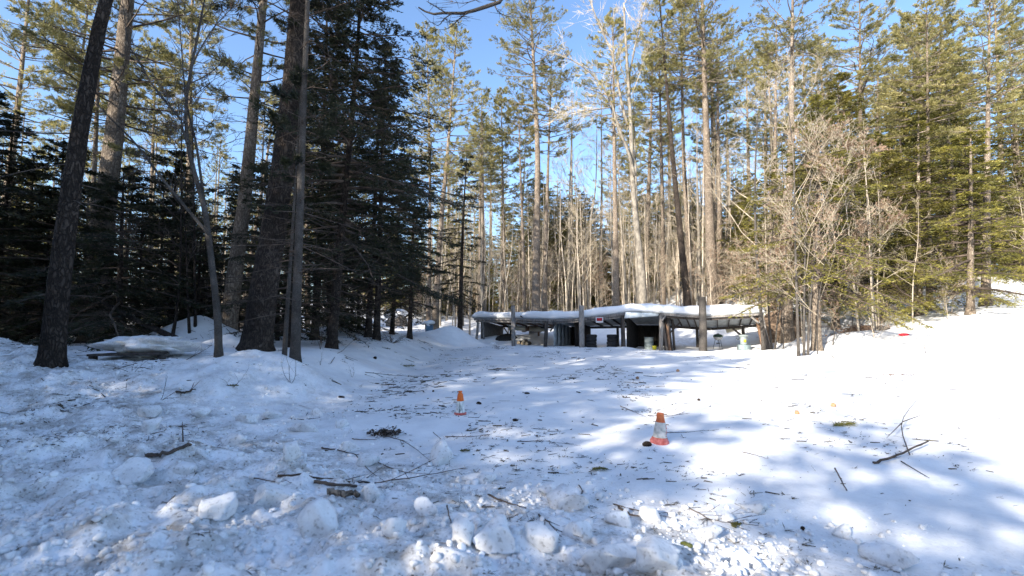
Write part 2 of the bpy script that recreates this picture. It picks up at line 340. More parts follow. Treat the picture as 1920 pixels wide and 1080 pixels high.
# ---------------------------------------------------------------- objects helpers
def tag(o, label=None, cat=None, group=None, kind=None):
    if label: o['label'] = label
    if cat: o['category'] = cat
    if group: o['group'] = group
    if kind: o['kind'] = kind
    return o
def empty(name, loc, label=None, cat=None, group=None):
    o = bpy.data.objects.new(name, None); C.objects.link(o); o.location = tuple(loc); o.empty_display_size = .2
    return tag(o, label, cat, group)
def kids(o, tab={}):
    return [c for c in o.children]
def copy_tree(o, parent=None):
    c = o.copy(); C.objects.link(c)
    if parent: c.parent = parent
    for ch in KIDS.get(o.name, []): copy_tree(bpy.data.objects[ch], c)
    return c
KIDS = {}

# ---------------------------------------------------------------- ground
def ground():
    fw = np.linspace(-58, 58, 1000); bk = np.concatenate([np.linspace(60, 298, 60)])
    ang = np.radians(np.concatenate([fw, bk])); na = len(ang)
    r = np.concatenate([[0.02, .3, .6], np.exp(np.linspace(math.log(.9), math.log(60), 620)), np.exp(np.linspace(math.log(61), math.log(900), 60))]); nr = len(r)
    X = (r[:, None]*np.sin(ang)[None]).ravel(); Y = (r[:, None]*np.cos(ang)[None]).ravel()
    Z = H(X, Y)
    far = ss(120, 300, np.hypot(X, Y)); Z = Z*(1-far)+8*far*(Y > 0)
    b = MB(); i = np.arange(nr-1)[:, None]*na; j = np.arange(na)[None]; k = (j+1) % na
    b.add(np.stack([X, Y, Z], -1), np.stack([i+j, i+na+j, i+na+k, i+k], -1).reshape(-1, 4))
    o = b.build('snow_ground', M['snow_ground'], smooth=True)
    bd = bankdist(X, Y)
    dirt = ss(-.3, .8, bd)*(.78+.3*vn(X*.8, Y*.8, 61)+.12*ss(2,-2,X))+.22*ss(-1.6, 0, bd)
    lb = ss(5.0, 7.5, Y)*ss(14, 9, Y)*ss(-1.5, -4, X); dirt = np.maximum(dirt, .42*lb)
    dirt = np.maximum(dirt, .10)
    dirt = np.maximum(dirt, .55*ss(.1, .7, vn(X*.5, Y*.35, 77))*ss(20, 30, Y)*(X > 9))
    dirt = dirt*ss(.0, .0001, X-1e9)*1.0 if False else dirt
    at = o.data.attributes.new('dirt', 'FLOAT', 'POINT'); at.data.foreach_set('value', np.clip(dirt, 0, 1).astype(np.float32))
    tag(o, kind='structure')
ground()

# ================================================================ TREES
def smooth_path(pts, n=20):
    pts = np.array(pts, float); m = len(pts)
    t = np.linspace(0, m-1, n); i = np.minimum(t.astype(int), m-2); f = (t-i)[:, None]
    p0 = pts[np.maximum(i-1, 0)]; p1 = pts[i]; p2 = pts[i+1]; p3 = pts[np.minimum(i+2, m-1)]
    return .5*((2*p1)+(-p0+p2)*f+(2*p0-5*p1+4*p2-p3)*f**2+(-p0+3*p1-3*p2+p3)*f**3)
def nrm(a): return a/(np.linalg.norm(a, axis=-1, keepdims=True)+1e-9)

def needle_fan(mb, pos, dr, rs, K, L, W, spread, flat=False):
    n = len(pos)
    if not n: return
    pos = np.repeat(pos, K, 0); dr = np.repeat(dr, K, 0); N = len(pos)
    rv = rs.randn(N, 3)
    if flat: rv[:, 2] *= .35
    d = nrm(dr+rv*spread)
    sd = np.cross(d, np.array([0, 0, 1.])+(.9 if flat else 1.5)*rs.randn(N, 3)); sd = nrm(sd)
    l = L*(.6+.7*rs.rand(N))
    mb.leaves(pos+dr*(rs.rand(N, 1)-.5)*L*.6, d, sd, l, W*(.7+.6*rs.rand(N)))

def conifer(trunk, r0, zc, R, kind, seed, dens=1.0, lod=1.0, dead=1.0, lean_side=None, profile=None):
    """trunk: Nx3 path from base to tip. returns (trunk MB, branch MB, crown MB)"""
    rs = np.random.RandomState(seed); tp = smooth_path(trunk, 26); H_ = tp[-1, 2]-tp[0, 2]
    fz = (tp[:, 2]-tp[0, 2])/H_
    rad = r0*(1-.86*fz**.9); rad[0] *= 1.45; rad[1] *= 1.1
    tb = MB(); tb.tube(tp, rad, 14, wob=.06, seed=seed)
    br = MB(); cr = MB()
    def at(z):
        return np.array([np.interp(z, tp[:, 2], tp[:, k]) for k in range(3)]), np.interp(z, tp[:, 2], rad)
    zb = tp[0, 2]+zc; zt = tp[-1, 2]
    z = zb; A = []; B = []; RA = []; RB = []
    while z < zt-.2:
        f = (z-zb)/(zt-zb)
        if kind == 'pine':
            nb = rs.randint(3, 6); step = .36+.4*rs.rand(); Lm = R*(min(1, .55+2.2*f) if f < .25 else 1)*(1-f)**.6+.35
            el0 = -.05+.55*f+.15*rs.randn()
        else:
            nb = rs.randint(2, 4); step = .20+.16*rs.rand(); Lm = R*(1-f)**.8*(.75+.25*min(1, f*5))+.2
            el0 = -.12+.45*f
        step /= dens
        a0 = rs.rand()*2*PI
        for k in range(nb):
            a = a0+k*2*PI/nb+rs.randn()*.4; L = Lm*((.55+.6*rs.rand()) if kind == 'pine' else (.30+1.0*rs.rand()**.8))
            if kind == 'pine' and rs.rand() < .12: continue
            base, tr = at(z+rs.randn()*.08); el = el0+rs.randn()*.12
            n = 6; s = np.linspace(0, 1, n)
            up = (np.sin(el)*s + (.16*s**2 if kind == 'pine' else -.22*s**1.6*(1-f)))*L
            az_ = a+np.cumsum(rs.randn(n)*.06)
            rr = s*L*math.cos(el)
            p = base+np.stack([np.cos(az_)*rr, np.sin(az_)*rr, up], -1)
            rb = min(tr*.5, .008+.012*L)*(1-.85*s)+.003
            A.append(p[:-1]); B.append(p[1:]); RA.append(rb[:-1]); RB.append(rb[1:])
            # branchlets to both sides
            m = int((9 if kind == 'pine' else 15)*L**.5*(1 if lod >= 1 else lod)+2)
            st = .38 if kind == 'pine' else .16
            u = st+(1-st)*np.sort(rs.rand(m)); q = np.stack([np.interp(u, s, p[:, c]) for c in range(3)], -1)
            ax = nrm(p[-1]-p[0]); side = np.where(rs.rand(m) < .5, 1, -1)[:, None]*nrm(np.cross(ax, [0, 0, 1.]))[None]
            dirv = nrm(ax*(.55+.3*rs.rand(m, 1))+side*(.9+.2*rs.rand(m, 1))+np.array([0, 0, .22 if kind == 'pine' else -.10])+rs.randn(m, 3)*.12)
            bl = L*(.42 if kind == 'pine' else .40)*(1.15-u)*(.5+.8*rs.rand(m))+.10
            e = q+dirv*bl[:, None]
            A.append(q); B.append(e); RA.append(np.full(m, .006)); RB.append(np.full(m, .0025))
            if kind == 'pine':
                K0 = 4
                for t in np.linspace(.45, 1, K0):
                    w = q+dirv*(bl*t)[:, None]+rs.randn(m, 3)*.035
                    needle_fan(cr, w, dirv, rs, max(4, int(10*lod)), .16/lod**.4, .024/lod**.5, .6)
            else:
                K0 = 6
                for t in np.linspace(.15, 1, K0):
                    w = q+dirv*(bl*t)[:, None]+rs.randn(m, 3)*.02
                    w[:, 2] -= .12*(bl*t)**1.5
                    needle_fan(cr, w, dirv, rs, max(2, int(4*lod)), .12/lod**.5, .034/lod**.6, .75, True)
        z += step
    # dead stubs and snags under the crown
    nd = int(26*dead)
    for k in range(nd):
        zz = tp[0, 2]+1.2+(zb-tp[0, 2]-1.0)*rs.rand()
        if zz > zt-1: continue
        base, tr = at(zz); a = rs.rand()*2*PI; L = (.3+1.3*rs.rand()**2)*(1.2 if kind == 'pine' else 1.6)
        n = 4; s = np.linspace(0, 1, n); az_ = a+np.cumsum(rs.randn(n)*.15)
        p = base+np.stack([np.cos(az_)*s*L, np.sin(az_)*s*L, (rs.randn()*.15)*s*L-.1*s**2*L], -1)
        rb = .012*(1-.8*s)+.002
        A.append(p[:-1]); B.append(p[1:]); RA.append(rb[:-1]); RB.append(rb[1:])
        m = 5; u = rs.rand(m); q = np.stack([np.interp(u, s, p[:, c]) for c in range(3)], -1)
        e = q+nrm(rs.randn(m, 3)+(p[-1]-p[0])[None]*.8)*(.15+.35*rs.rand(m, 1))*L*.5
        A.append(q); B.append(e); RA.append(np.full(m, .005)); RB.append(np.full(m, .002))
    if A: br.sticks(np.concatenate(A), np.concatenate(B), np.concatenate(RA), np.concatenate(RB), 4)
    return tb, br, cr

def bare(trunk, r0, zc, seed, nlimb=9, spread=.8, maxlv=3, LL=.42, twigr=.004, leaf=0, up=.5):
    rs = np.random.RandomState(seed); tp = smooth_path(trunk, 22); Ht = np.linalg.norm(tp[-1]-tp[0])
    f = np.linspace(0, 1, 22); rad = r0*(1-.9*f**.9); rad[0] *= 1.3
    tb = MB(); tb.tube(tp, rad, 10 if r0 > .06 else 6, wob=.05, seed=seed)
    br = MB(); cr = MB(); A = []; B = []; RA = []; RB = []; LP = []; LD = []
    def grow(p0, d, L, r, lv):
        n = 5; s = np.linspace(0, 1, n); d = d/np.linalg.norm(d)
        pts = [p0]; dd = d.copy()
        for k in range(n-1):
            dd = dd+rs.randn(3)*.13+np.array([0, 0, .06*up*2]); dd /= np.linalg.norm(dd); pts.append(pts[-1]+dd*L/(n-1))
        p = np.array(pts); rb = r*(1-.75*s)+twigr*.5
        A.append(p[:-1]); B.append(p[1:]); RA.append(rb[:-1]); RB.append(rb[1:])
        if lv >= maxlv:
            m = 4; u = .2+.8*rs.rand(m); q = np.stack([np.interp(u, s, p[:, c]) for c in range(3)], -1)
            e = q+nrm(dd[None]+rs.randn(m, 3)*.45)*(L*.35*(.5+rs.rand(m, 1)))
            A.append(q); B.append(e); RA.append(np.full(m, twigr*.8)); RB.append(np.full(m, twigr*.4))
            if leaf:
                LP.append(q); LD.append(nrm(e-q)); LP.append(e); LD.append(nrm(e-q))
            return
        nc = rs.randint(4, 7)
        for c in range(nc):
            u = .25+.72*rs.rand(); q = np.array([np.interp(u, s, p[:, k]) for k in range(3)])
            a = rs.randn(3); a -= a.dot(dd)*dd; a /= np.linalg.norm(a)
            grow(q, dd*.8+a*(.55+.25*rs.rand()), L*(.62-.2*u)*(.7+.5*rs.rand()), max(twigr, r*(1-.7*u)*.55), lv+1)
    for k in range(nlimb):
        t = zc+(1-zc)*(k+.6*rs.rand())/nlimb; t = min(t, .985)
        q = np.array([np.interp(t, f, tp[:, c]) for c in range(3)]); a = rs.rand()*2*PI
        tr = np.interp(t, f, rad)
        L = Ht*LL*(1.05-.75*t)*(.6+.6*rs.rand())
        grow(q, np.array([math.cos(a)*spread, math.sin(a)*spread, up+.35*rs.rand()]), L, min(tr*.5, .008*L+.004), 1)
    grow(tp[-1], tp[-1]-tp[-2], Ht*.12, rad[-1], 2)
    br.sticks(np.concatenate(A), np.concatenate(B), np.concatenate(RA), np.concatenate(RB), 3)
    if leaf and LP:
        lp = np.concatenate(LP); ldv = np.concatenate(LD); keep = rs.rand(len(lp)) < leaf
        needle_fan(cr, lp[keep], ldv[keep], rs, 3, .085, .045, .6)
    return tb, br, cr

def assemble(name, base, mbs, mats, label, cat, group=None, names=('trunk', 'branchwork', 'crown')):
    root = empty(name, base, label, cat, group); ks = []
    for mb, m, nm in zip(mbs, mats, names):
        if mb.n:
            mb.V = [v-np.array(base, np.float32) for v in mb.V]
            o = mb.build(nm, m, root, smooth=(nm == 'trunk')); ks.append(o.name)
            if nm == 'branches': tag(o)
    KIDS[root.name] = ks; return root

def key_path(pts, d, top=None, dtop=None):
    """pts: list of (px,py) from the base up, at distance d; the base is put on the ground; top: extra height above the last point"""
    W = [P(px, py, d) for px, py in pts]
    g = W[0]; g[2] = hz(g[0], g[1])-.12
    W = [w for k, w in enumerate(W) if k == 0 or w[2] > g[2]+.5]
    if top:
        dv = W[-1]-W[-2]; dv /= dv[2]; W.append(W[-1]+dv*(top-W[-1][2])*1.0 if top > W[-1][2] else W[-1]+dv*.5)
    return np.array(W)

PM = (M['bark_pine'], M['bark_pine'], M['pine_needles'])
DM = (M['bark_dark'], M['twig_dark'], M['dark_needles'])
HM = (M['bark_pine'], M['twig_dark'], M['hemlock_needles'])
BM_ = (M['bark_pale'], M['twig_tan'], M['dry_leaves'])
def pine_at(pts, d, r, top, crown_py, R, seed, label, mats=PM, dens=1, lod=1, dead=1, name='pine_tree', group=None, kind='pine'):
    path = key_path(pts, d, top); b = path[0]
    zc = P(960, crown_py, d)[2]-b[2]
    return assemble(name, b, conifer(path, r, zc, R, kind, seed, dens, lod, dead), mats, label, 'tree', group)

# ---- near and middle trees one can pick out
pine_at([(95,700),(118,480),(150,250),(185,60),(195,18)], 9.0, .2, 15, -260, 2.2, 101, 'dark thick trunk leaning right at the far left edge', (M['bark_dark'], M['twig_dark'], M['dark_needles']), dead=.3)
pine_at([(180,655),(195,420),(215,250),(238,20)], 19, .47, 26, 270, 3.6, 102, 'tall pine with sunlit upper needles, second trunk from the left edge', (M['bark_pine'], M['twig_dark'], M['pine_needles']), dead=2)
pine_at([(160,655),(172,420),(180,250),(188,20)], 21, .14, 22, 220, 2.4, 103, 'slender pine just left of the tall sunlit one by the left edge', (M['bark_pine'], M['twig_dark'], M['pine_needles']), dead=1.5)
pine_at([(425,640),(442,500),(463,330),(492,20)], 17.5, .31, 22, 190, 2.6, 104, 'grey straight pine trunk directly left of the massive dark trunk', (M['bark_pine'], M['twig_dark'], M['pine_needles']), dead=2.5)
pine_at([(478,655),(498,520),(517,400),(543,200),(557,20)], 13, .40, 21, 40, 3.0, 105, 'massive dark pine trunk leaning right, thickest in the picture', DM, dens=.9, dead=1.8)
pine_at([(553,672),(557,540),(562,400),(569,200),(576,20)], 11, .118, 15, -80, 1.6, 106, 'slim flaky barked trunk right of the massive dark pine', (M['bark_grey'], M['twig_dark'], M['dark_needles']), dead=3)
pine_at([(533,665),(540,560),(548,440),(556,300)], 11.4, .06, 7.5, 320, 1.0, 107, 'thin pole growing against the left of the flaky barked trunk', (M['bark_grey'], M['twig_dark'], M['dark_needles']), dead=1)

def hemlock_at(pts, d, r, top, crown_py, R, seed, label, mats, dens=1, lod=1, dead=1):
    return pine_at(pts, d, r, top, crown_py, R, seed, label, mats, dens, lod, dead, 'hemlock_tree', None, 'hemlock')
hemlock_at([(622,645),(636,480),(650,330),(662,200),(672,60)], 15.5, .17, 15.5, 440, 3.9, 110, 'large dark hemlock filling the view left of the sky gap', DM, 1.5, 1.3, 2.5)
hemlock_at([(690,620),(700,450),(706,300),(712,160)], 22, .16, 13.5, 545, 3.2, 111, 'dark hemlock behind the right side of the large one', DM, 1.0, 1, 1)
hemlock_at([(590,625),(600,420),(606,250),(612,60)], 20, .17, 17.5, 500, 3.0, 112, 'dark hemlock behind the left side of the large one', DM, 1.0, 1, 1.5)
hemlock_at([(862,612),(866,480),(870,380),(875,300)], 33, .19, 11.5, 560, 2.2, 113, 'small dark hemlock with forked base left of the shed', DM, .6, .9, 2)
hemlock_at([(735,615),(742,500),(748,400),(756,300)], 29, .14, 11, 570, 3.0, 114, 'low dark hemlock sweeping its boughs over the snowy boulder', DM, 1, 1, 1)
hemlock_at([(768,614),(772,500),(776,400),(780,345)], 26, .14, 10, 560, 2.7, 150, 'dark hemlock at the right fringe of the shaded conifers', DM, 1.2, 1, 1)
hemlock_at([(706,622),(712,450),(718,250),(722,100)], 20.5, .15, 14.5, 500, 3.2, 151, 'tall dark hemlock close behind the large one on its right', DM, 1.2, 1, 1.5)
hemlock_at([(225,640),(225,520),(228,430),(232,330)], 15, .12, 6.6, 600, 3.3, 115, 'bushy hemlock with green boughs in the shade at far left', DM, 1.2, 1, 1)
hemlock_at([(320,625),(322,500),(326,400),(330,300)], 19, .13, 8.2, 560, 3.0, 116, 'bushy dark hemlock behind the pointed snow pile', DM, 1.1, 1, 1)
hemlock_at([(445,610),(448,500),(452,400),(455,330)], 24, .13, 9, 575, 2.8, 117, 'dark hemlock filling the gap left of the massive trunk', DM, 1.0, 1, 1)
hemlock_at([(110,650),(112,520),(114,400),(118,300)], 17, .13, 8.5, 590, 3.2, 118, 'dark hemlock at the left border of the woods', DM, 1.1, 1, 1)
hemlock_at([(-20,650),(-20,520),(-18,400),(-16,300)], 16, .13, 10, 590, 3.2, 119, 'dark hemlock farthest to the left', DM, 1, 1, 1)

# near bare tree with curved forking stem
def near_maple():
    d = 10; path = key_path([(410,678),(408,600),(400,520),(385,400),(372,350),(352,270),(350,180),(372,60),(380,18)], d, 8.2)
    tb, br, _ = bare(path, .085, .62, 200, 6, .7, 3, .22, .004)
    def limb(pts, r, dd=None, seed=0):
        W = smooth_path([P(a, b, (dd or d)) for a, b in pts], 14); tb.tube(W, r*(1-.8*np.linspace(0, 1, 14)), 6)
        rs = np.random.RandomState(seed); A = []; B = []
        for k in range(26):
            u = rs.randint(3, 13); q = W[u]; e = q+nrm(W[u]-W[u-1]+rs.randn(3)*.05)*.3+rs.randn(3)*.18; A.append(q); B.append(e)
            for j in range(3): A.append(e); B.append(e+(e-q)*.6+rs.randn(3)*.12)
        br.sticks(A, B, .006, .0025, 3)
    limb([(392,440),(345,385),(300,330),(255,270),(215,230),(175,190),(120,150)], .035, 9.8, 1)
    limb([(340,225),(310,190),(280,150),(258,110),(240,80),(232,20),(225,-30)], .028, 9.9, 2)
    limb([(352,270),(342,240),(340,222)], .035, 9.95, 3)
    limb([(385,395),(375,320),(366,260),(352,205),(345,150),(338,60),(330,-20)], .03, 10.1, 4)
    limb([(352,170),(362,120),(395,60),(430,20),(470,-20)], .02, 9.9, 5)
    assemble('maple_tree', path[0], (tb, br), (M['bark_grey'], M['twig_dark']), 'bare crooked young maple forking twice in front of the dark woods', 'tree')
near_maple()

# middle: trunks behind and beside the shed
LIT = PM
pine_at([(815,609),(826,430),(838,300),(848,170),(856,60)], 37.0, 0.270, 25.5, 330, 3.7, 121, 'pale trunked pine at the left of the sky gap', LIT)
pine_at([(803,611),(806,430),(806,300),(803,170),(800,60)], 39.0, 0.200, 25.5, 380, 3.5, 122, 'yellow green pine close behind the pale one beside the sky gap', LIT)
pine_at([(908,600),(906,430),(905,300),(903,180)], 41.0, 0.200, 22.0, 330, 2.4, 123, 'narrow pine rising behind the left end of the shed', LIT)
pine_at([(945,600),(944,430),(942,300),(940,180)], 44.0, 0.200, 24.0, 400, 2.6, 124, 'narrow pine second from the left behind the shed', LIT)
pine_at([(984,586),(980,430),(975,300),(973,200)], 40.0, 0.211, 20.0, 300, 2.4, 125, 'slim pale trunk just left of the big grey pine', LIT)
pine_at([(1004,586),(1006,430),(1008,300),(1002,150),(995,18)], 39.0, 0.402, 31.9, 235, 5.0, 126, 'big grey pine with broad airy crown behind the shed', LIT, 1.15, 1.1, .6)
pine_at([(1020,586),(1024,430),(1028,300),(1033,150)], 41.0, 0.244, 25.5, 290, 4.0, 127, 'pine close to the right of the big grey one', LIT)
pine_at([(1156,578),(1154,430),(1152,300),(1150,120)], 36.5, 0.277, 26.5, 250, 3.4, 128, 'straight pale pine right of the blue gap in the woods', LIT)
pine_at([(1292,578),(1276,440),(1262,300),(1245,100),(1238,18)], 35.5, 0.300, 27.7, 120, 3.6, 129, 'dark trunk leaning left behind the right half of the shed', (M['bark_dark'], M['bark_pine'], M['pine_needles']))
pine_at([(1297,575),(1290,430),(1282,300),(1277,18)], 38.0, 0.271, 29.3, 200, 3.8, 130, 'pale pine close behind the dark left leaning trunk', LIT)
pine_at([(1338,572),(1332,450),(1326,300),(1321,150),(1317,18)], 35.0, 0.452, 30.5, 175, 4.4, 131, 'stoutest sunlit pine behind the right half of the shed', LIT, 1.1, 1.1, .7)
pine_at([(1350,572),(1349,400),(1347,300),(1345,120)], 40.0, 0.281, 28.1, 200, 3.5, 132, 'darker pine right behind the stoutest sunlit one', LIT)
pine_at([(1242,572),(1243,430),(1240,300),(1236,120)], 40.0, 0.263, 26.3, 260, 3.6, 133, 'pine between the pale maple and the dark leaning trunk', LIT)
pine_at([(1474,612),(1476,430),(1482,300),(1484,180),(1486,18)], 28.0, 0.330, 24.0, 120, 3.8, 134, 'broad pale pine trunk behind the bare thicket right of the shed', LIT, 1.1, 1.1, 1)
pine_at([(1448,600),(1450,430),(1453,300),(1455,120)], 33.0, 0.220, 24.0, 160, 3.0, 135, 'slimmer pine left of the broad pale one', LIT)
pine_at([(1618,590),(1616,430),(1614,300),(1612,18)], 32.0, 0.250, 25.0, 200, 4.2, 136, 'pine with airy crown above the hemlocks at right', LIT, 1.1, 1.1)
pine_at([(1742,560),(1741,400),(1740,250),(1738,60)], 27, .17, 21, 260, 3.6, 137, 'pale thin pine by the right edge of the woods', LIT, 1.1, 1.1)
pine_at([(1850,600),(1850,400),(1852,250),(1855,60)], 25, .22, 20, 240, 3.6, 138, 'pine beyond the snow slope farthest right', LIT, 1.1)

GM = (M['bark_pine'], M['twig_dark'], M['hemlock_needles'])
hemlock_at([(1530,640),(1530,500),(1532,400),(1535,190)], 22.5, .22, 13, 545, 4.2, 140, 'olive green hemlock with thick trunk right of the thicket', GM, 1.1, 1.1)
hemlock_at([(1566,605),(1568,450),(1570,300),(1573,150)], 28, .2, 16, 530, 4.2, 141, 'tall hemlock behind the thick trunked one at right', GM, 1.1, 1.1)
hemlock_at([(1650,585),(1650,450),(1650,320)], 27, .19, 13.0, 545, 4.6, 142, 'broad sunlit hemlock above the brown leaf heap', GM, 1.15, 1.1)
hemlock_at([(1722,560),(1722,450),(1722,330)], 26, .18, 13.5, 530, 4.2, 143, 'sunlit hemlock by the right edge above the red tray', GM, 1.1, 1.1)
hemlock_at([(1405,600),(1405,450),(1405,330)], 38, .18, 14, 520, 3.0, 144, 'green hemlock behind the right end of the shed', GM, 1.0, 1)
hemlock_at([(1820,600),(1820,450),(1820,330)], 23, .18, 11.5, 545, 4.0, 145, 'hemlock on the slope near the right border', GM, 1.0, 1)

def maple_mid():
    d = 35; path = key_path([(1207,576),(1203,510),(1195,440),(1186,340),(1183,240),(1177,140),(1170,18)], d, 25)
    tb, br, _ = bare(path, .33, .55, 210, 7, .6, 3, .22, .007)
    def limb(pts, r, dd, seed):
        W = smooth_path([P(a, b, dd) for a, b in pts], 16); tb.tube(W, r*(1-.85*np.linspace(0, 1, 16))+.006, 7)
        rs = np.random.RandomState(seed); A = []; B = []
        for k in range(60):
            u = rs.randint(4, 15); q = W[u]; e = q+nrm(W[u]-W[u-1])*.7+rs.randn(3)*.45; A.append(q); B.append(e)
            for j in range(4): A.append(e); B.append(e+(e-q)*.5+rs.randn(3)*.25)
        br.sticks(A, B, .012, .005, 3)
    limb([(1190,330),(1178,285),(1160,240),(1145,190),(1120,150),(1082,118),(1040,100)], .13, 34.6, 1)
    limb([(1177,235),(1165,190),(1150,110),(1130,60),(1112,18),(1095,-30)], .12, 35.3, 2)
    limb([(1150,200),(1120,205),(1080,210),(1052,215)], .05, 34.8, 3)
    limb([(1178,150),(1192,80),(1200,40),(1215,-10)], .08, 35.4, 4)
    assemble('maple_tree', path[0], (tb, br), (M['bark_pale'], M['twig_tan']), 'tall pale maple with blotched bark and bare arching limbs above the shed', 'tree')
maple_mid()

# the thicket and slim stems right of the shed
def stem(pts, d, r, top, seed, label, n=8, zc=.3, spread=.9, leaf=0, up=.5, LL=.45, m=(None,), name='bare_tree'):
    path = key_path(pts, d, top)
    mats = m if len(m) == 3 else (M['bark_grey'], M['twig_tan'], M['dry_leaves'])
    return assemble(name, path[0], bare(path, r, zc, seed, n, spread, 3, LL, .0045, leaf, up), mats, label, 'tree', None)
stem([(1432,655),(1425,560),(1417,440),(1416,330),(1420,230)], 24, .10, 11, 220, 'grey bare tree leaning against the right end of the shed', 10, .35, .8)
stem([(1447,640),(1440,560),(1447,450),(1462,330)], 25.5, .06, 10, 221, 'slender bare stem right of the shed end', 9, .3)
stem([(1452,650),(1458,600),(1468,540),(1475,440)], 24.5, .05, 8, 222, 'thin stem leaning right beside the shed end', 8, .3)
stem([(1497,657),(1494,560),(1490,420),(1488,300),(1478,200)], 21, 0.068, 11.5, 223, 'left stem of the bare clump right of the shed', 12, .3, 0.66, 0, .62, .36)
stem([(1507,658),(1508,560),(1512,420),(1525,300)], 21.2, 0.060, 9.5, 224, 'middle stem of the bare clump right of the shed', 12, .25, 0.78, .25, .62, .36)
stem([(1514,658),(1520,560),(1535,430),(1565,300)], 21.1, 0.056, 9, 225, 'right stem of the bare clump, arching right', 12, .2, 0.80, .25, .62, .36)
stem([(1532,662),(1536,560),(1560,440),(1610,330)], 20.5, 0.024, 6.5, 226, 'wispy beech sapling keeping some tan leaves', 12, .15, 0.80, .6, .62, .36)
stem([(1468,640),(1470,560),(1472,490)], 26, 0.028, 5.5, 227, 'low beech full of tan dry leaves by the brown boulder', 14, .12, 0.72, .9, .62, .36)
stem([(1560,640),(1580,560),(1640,460)], 23, 0.028, 6, 228, 'beech sapling reaching right over the snow', 12, .12, 0.80, .5, .62, .36)
stem([(1596,620),(1610,520),(1660,420)], 25, 0.032, 7.5, 229, 'bare sapling fanning out before the olive hemlocks', 12, .15, 0.80, .15, .62, .36)
stem([(355,640),(352,560),(350,480),(345,400)], 15.4, .05, 5, 230, 'thin dark stem on the right of the pointed snow pile', 8, .4, .8, m=(M['bark_dark'], M['twig_dark'], M['dry_leaves']))
stem([(322,638),(330,590),(338,500),(340,300)], 15.2, .06, 9, 231, 'dark stem leaning over the left of the pointed snow pile', 8, .4, .8, m=(M['bark_dark'], M['twig_dark'], M['dry_leaves']))
stem([(365,638),(366,580),(364,420),(362,280)], 15.7, .06, 9, 232, 'dark stem on the far right side of the pointed snow pile', 8, .4, .8, m=(M['bark_dark'], M['twig_dark'], M['dry_leaves']))

# overhanging limb from a tree beside the viewer
def over_tree():
    base = np.array([3.2, -3.4, hz(3.2, -3.4)-.1])
    path = [base, base+[-.1, .1, 2.5], base+[-.3, .5, 5.0], base+[-.5, .9, 7.5], base+[-.5, 1.0, 10]]
    tb, br, _ = bare(path, .16, .7, 240, 5, .6, 3, .3, .005)
    def limb(pts, r):
        W = smooth_path(pts, 16); tb.tube(W, r*(1-.8*np.linspace(0, 1, 16))+.003, 6); return W
    rs = np.random.RandomState(4)
    W = limb([path[3], np.array([2.2, 1.2, 7.8]), P(1110, -330, 5.2), P(1000, -110, 6.0), P(945, -5, 6.3), P(905, 14, 6.4), P(868, 25, 6.5), P(836, 24, 6.6), P(808, 26, 6.7), P(785, 14, 6.8)], .042)
    for pts in ([(905,14),(880,24),(862,34),(845,52),(824,56)], [(850,24),(832,36),(822,48),(806,40)], [(930,2),(900,-2),(872,6),(850,4)], [(880,20),(858,38),(838,40)], [(925,5),(934,22),(950,30)], [(836,24),(816,12),(800,2)]):
        V = smooth_path([P(a, b, 6.45) for a, b in pts], 8); tb.tube(V, .010*(1-.7*np.linspace(0, 1, 8)), 5)
        A = []; B = []
        for k in range(16):
            q = V[rs.randint(2, 8)]; e = q+rs.randn(3)*np.array([.12, .05, .05]); A.append(q); B.append(e)
        br.sticks(A, B, .004, .002, 3)
    assemble('overhanging_tree', base, (tb, br), (M['bark_grey'], M['twig_dark']), 'bare tree whose twisting limb dips into view at the top', 'tree')
over_tree()

# ---- prototypes for the wood
def proto(fn, name, mats, cat='tree'):
    return fn
PR = {}
def mk(name, key, mbs, mats):
    r = assemble(name, (0, 0, 0), mbs, mats, 'x', 'tree'); PR.setdefault(key, []).append([r, False])
for k in range(4):
    rs = np.random.RandomState(300+k); l = rs.randn(2)*.5
    path = [(0,0,-.2),(l[0]*.3,l[1]*.3,7),(l[0]*.7,l[1]*.7,14),(l[0],l[1],21+k)]
    mk('pine_tree', 'pine', conifer(path, .23+.03*k, 9+1.5*k, 2.5+.3*k, 'pine', 310+k, 1, .9, 1.3), PM)
for k in range(4):
    path = [(0,0,-.2),(.05,.05,4),(0,.1,8),(0,.1,10+1.2*k)]
    mk('hemlock_tree', 'hem', conifer(path, .14+.02*k, .6+.4*k, 3.0+.25*k, 'hemlock', 320+k, 1.1, .85, .5), GM)
for k in range(3):
    path = [(0,0,-.2),(.05,.05,4),(0,.1,8),(0,.1,9+1.5*k)]
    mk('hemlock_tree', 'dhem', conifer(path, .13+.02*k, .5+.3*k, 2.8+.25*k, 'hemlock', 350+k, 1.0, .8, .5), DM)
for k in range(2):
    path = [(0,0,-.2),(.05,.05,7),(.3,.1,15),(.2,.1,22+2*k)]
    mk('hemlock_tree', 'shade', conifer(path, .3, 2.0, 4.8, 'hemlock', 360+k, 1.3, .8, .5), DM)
for k in range(5):
    rs = np.random.RandomState(330+k); l = rs.randn(2)*.5
    path = [(0,0,-.2),(l[0]*.2,l[1]*.5,3),(l[0]*.8,l[1]*.6,6),(l[0],l[1]*1.3,9+k*.7)]
    mk('bare_sapling', 'sap', bare(path, .05+.006*k, .28, 335+k, 9, .8, 2, .3, .0055), (M['bark_sapling'], M['twig_tan']))
for k in range(3):
    path = [(0,0,-.2),(.1,.2,1.5),(.3,.2,3),(.2,.5,4.5+k*.6)]
    mk('brushy_hardwood', 'bru', bare(path, .035, .08, 370+k, 14, 1.0, 2, .45, .006, .25 if k else .6, .5), (M['bark_sapling'], M['twig_tan'], M['dry_leaves']))
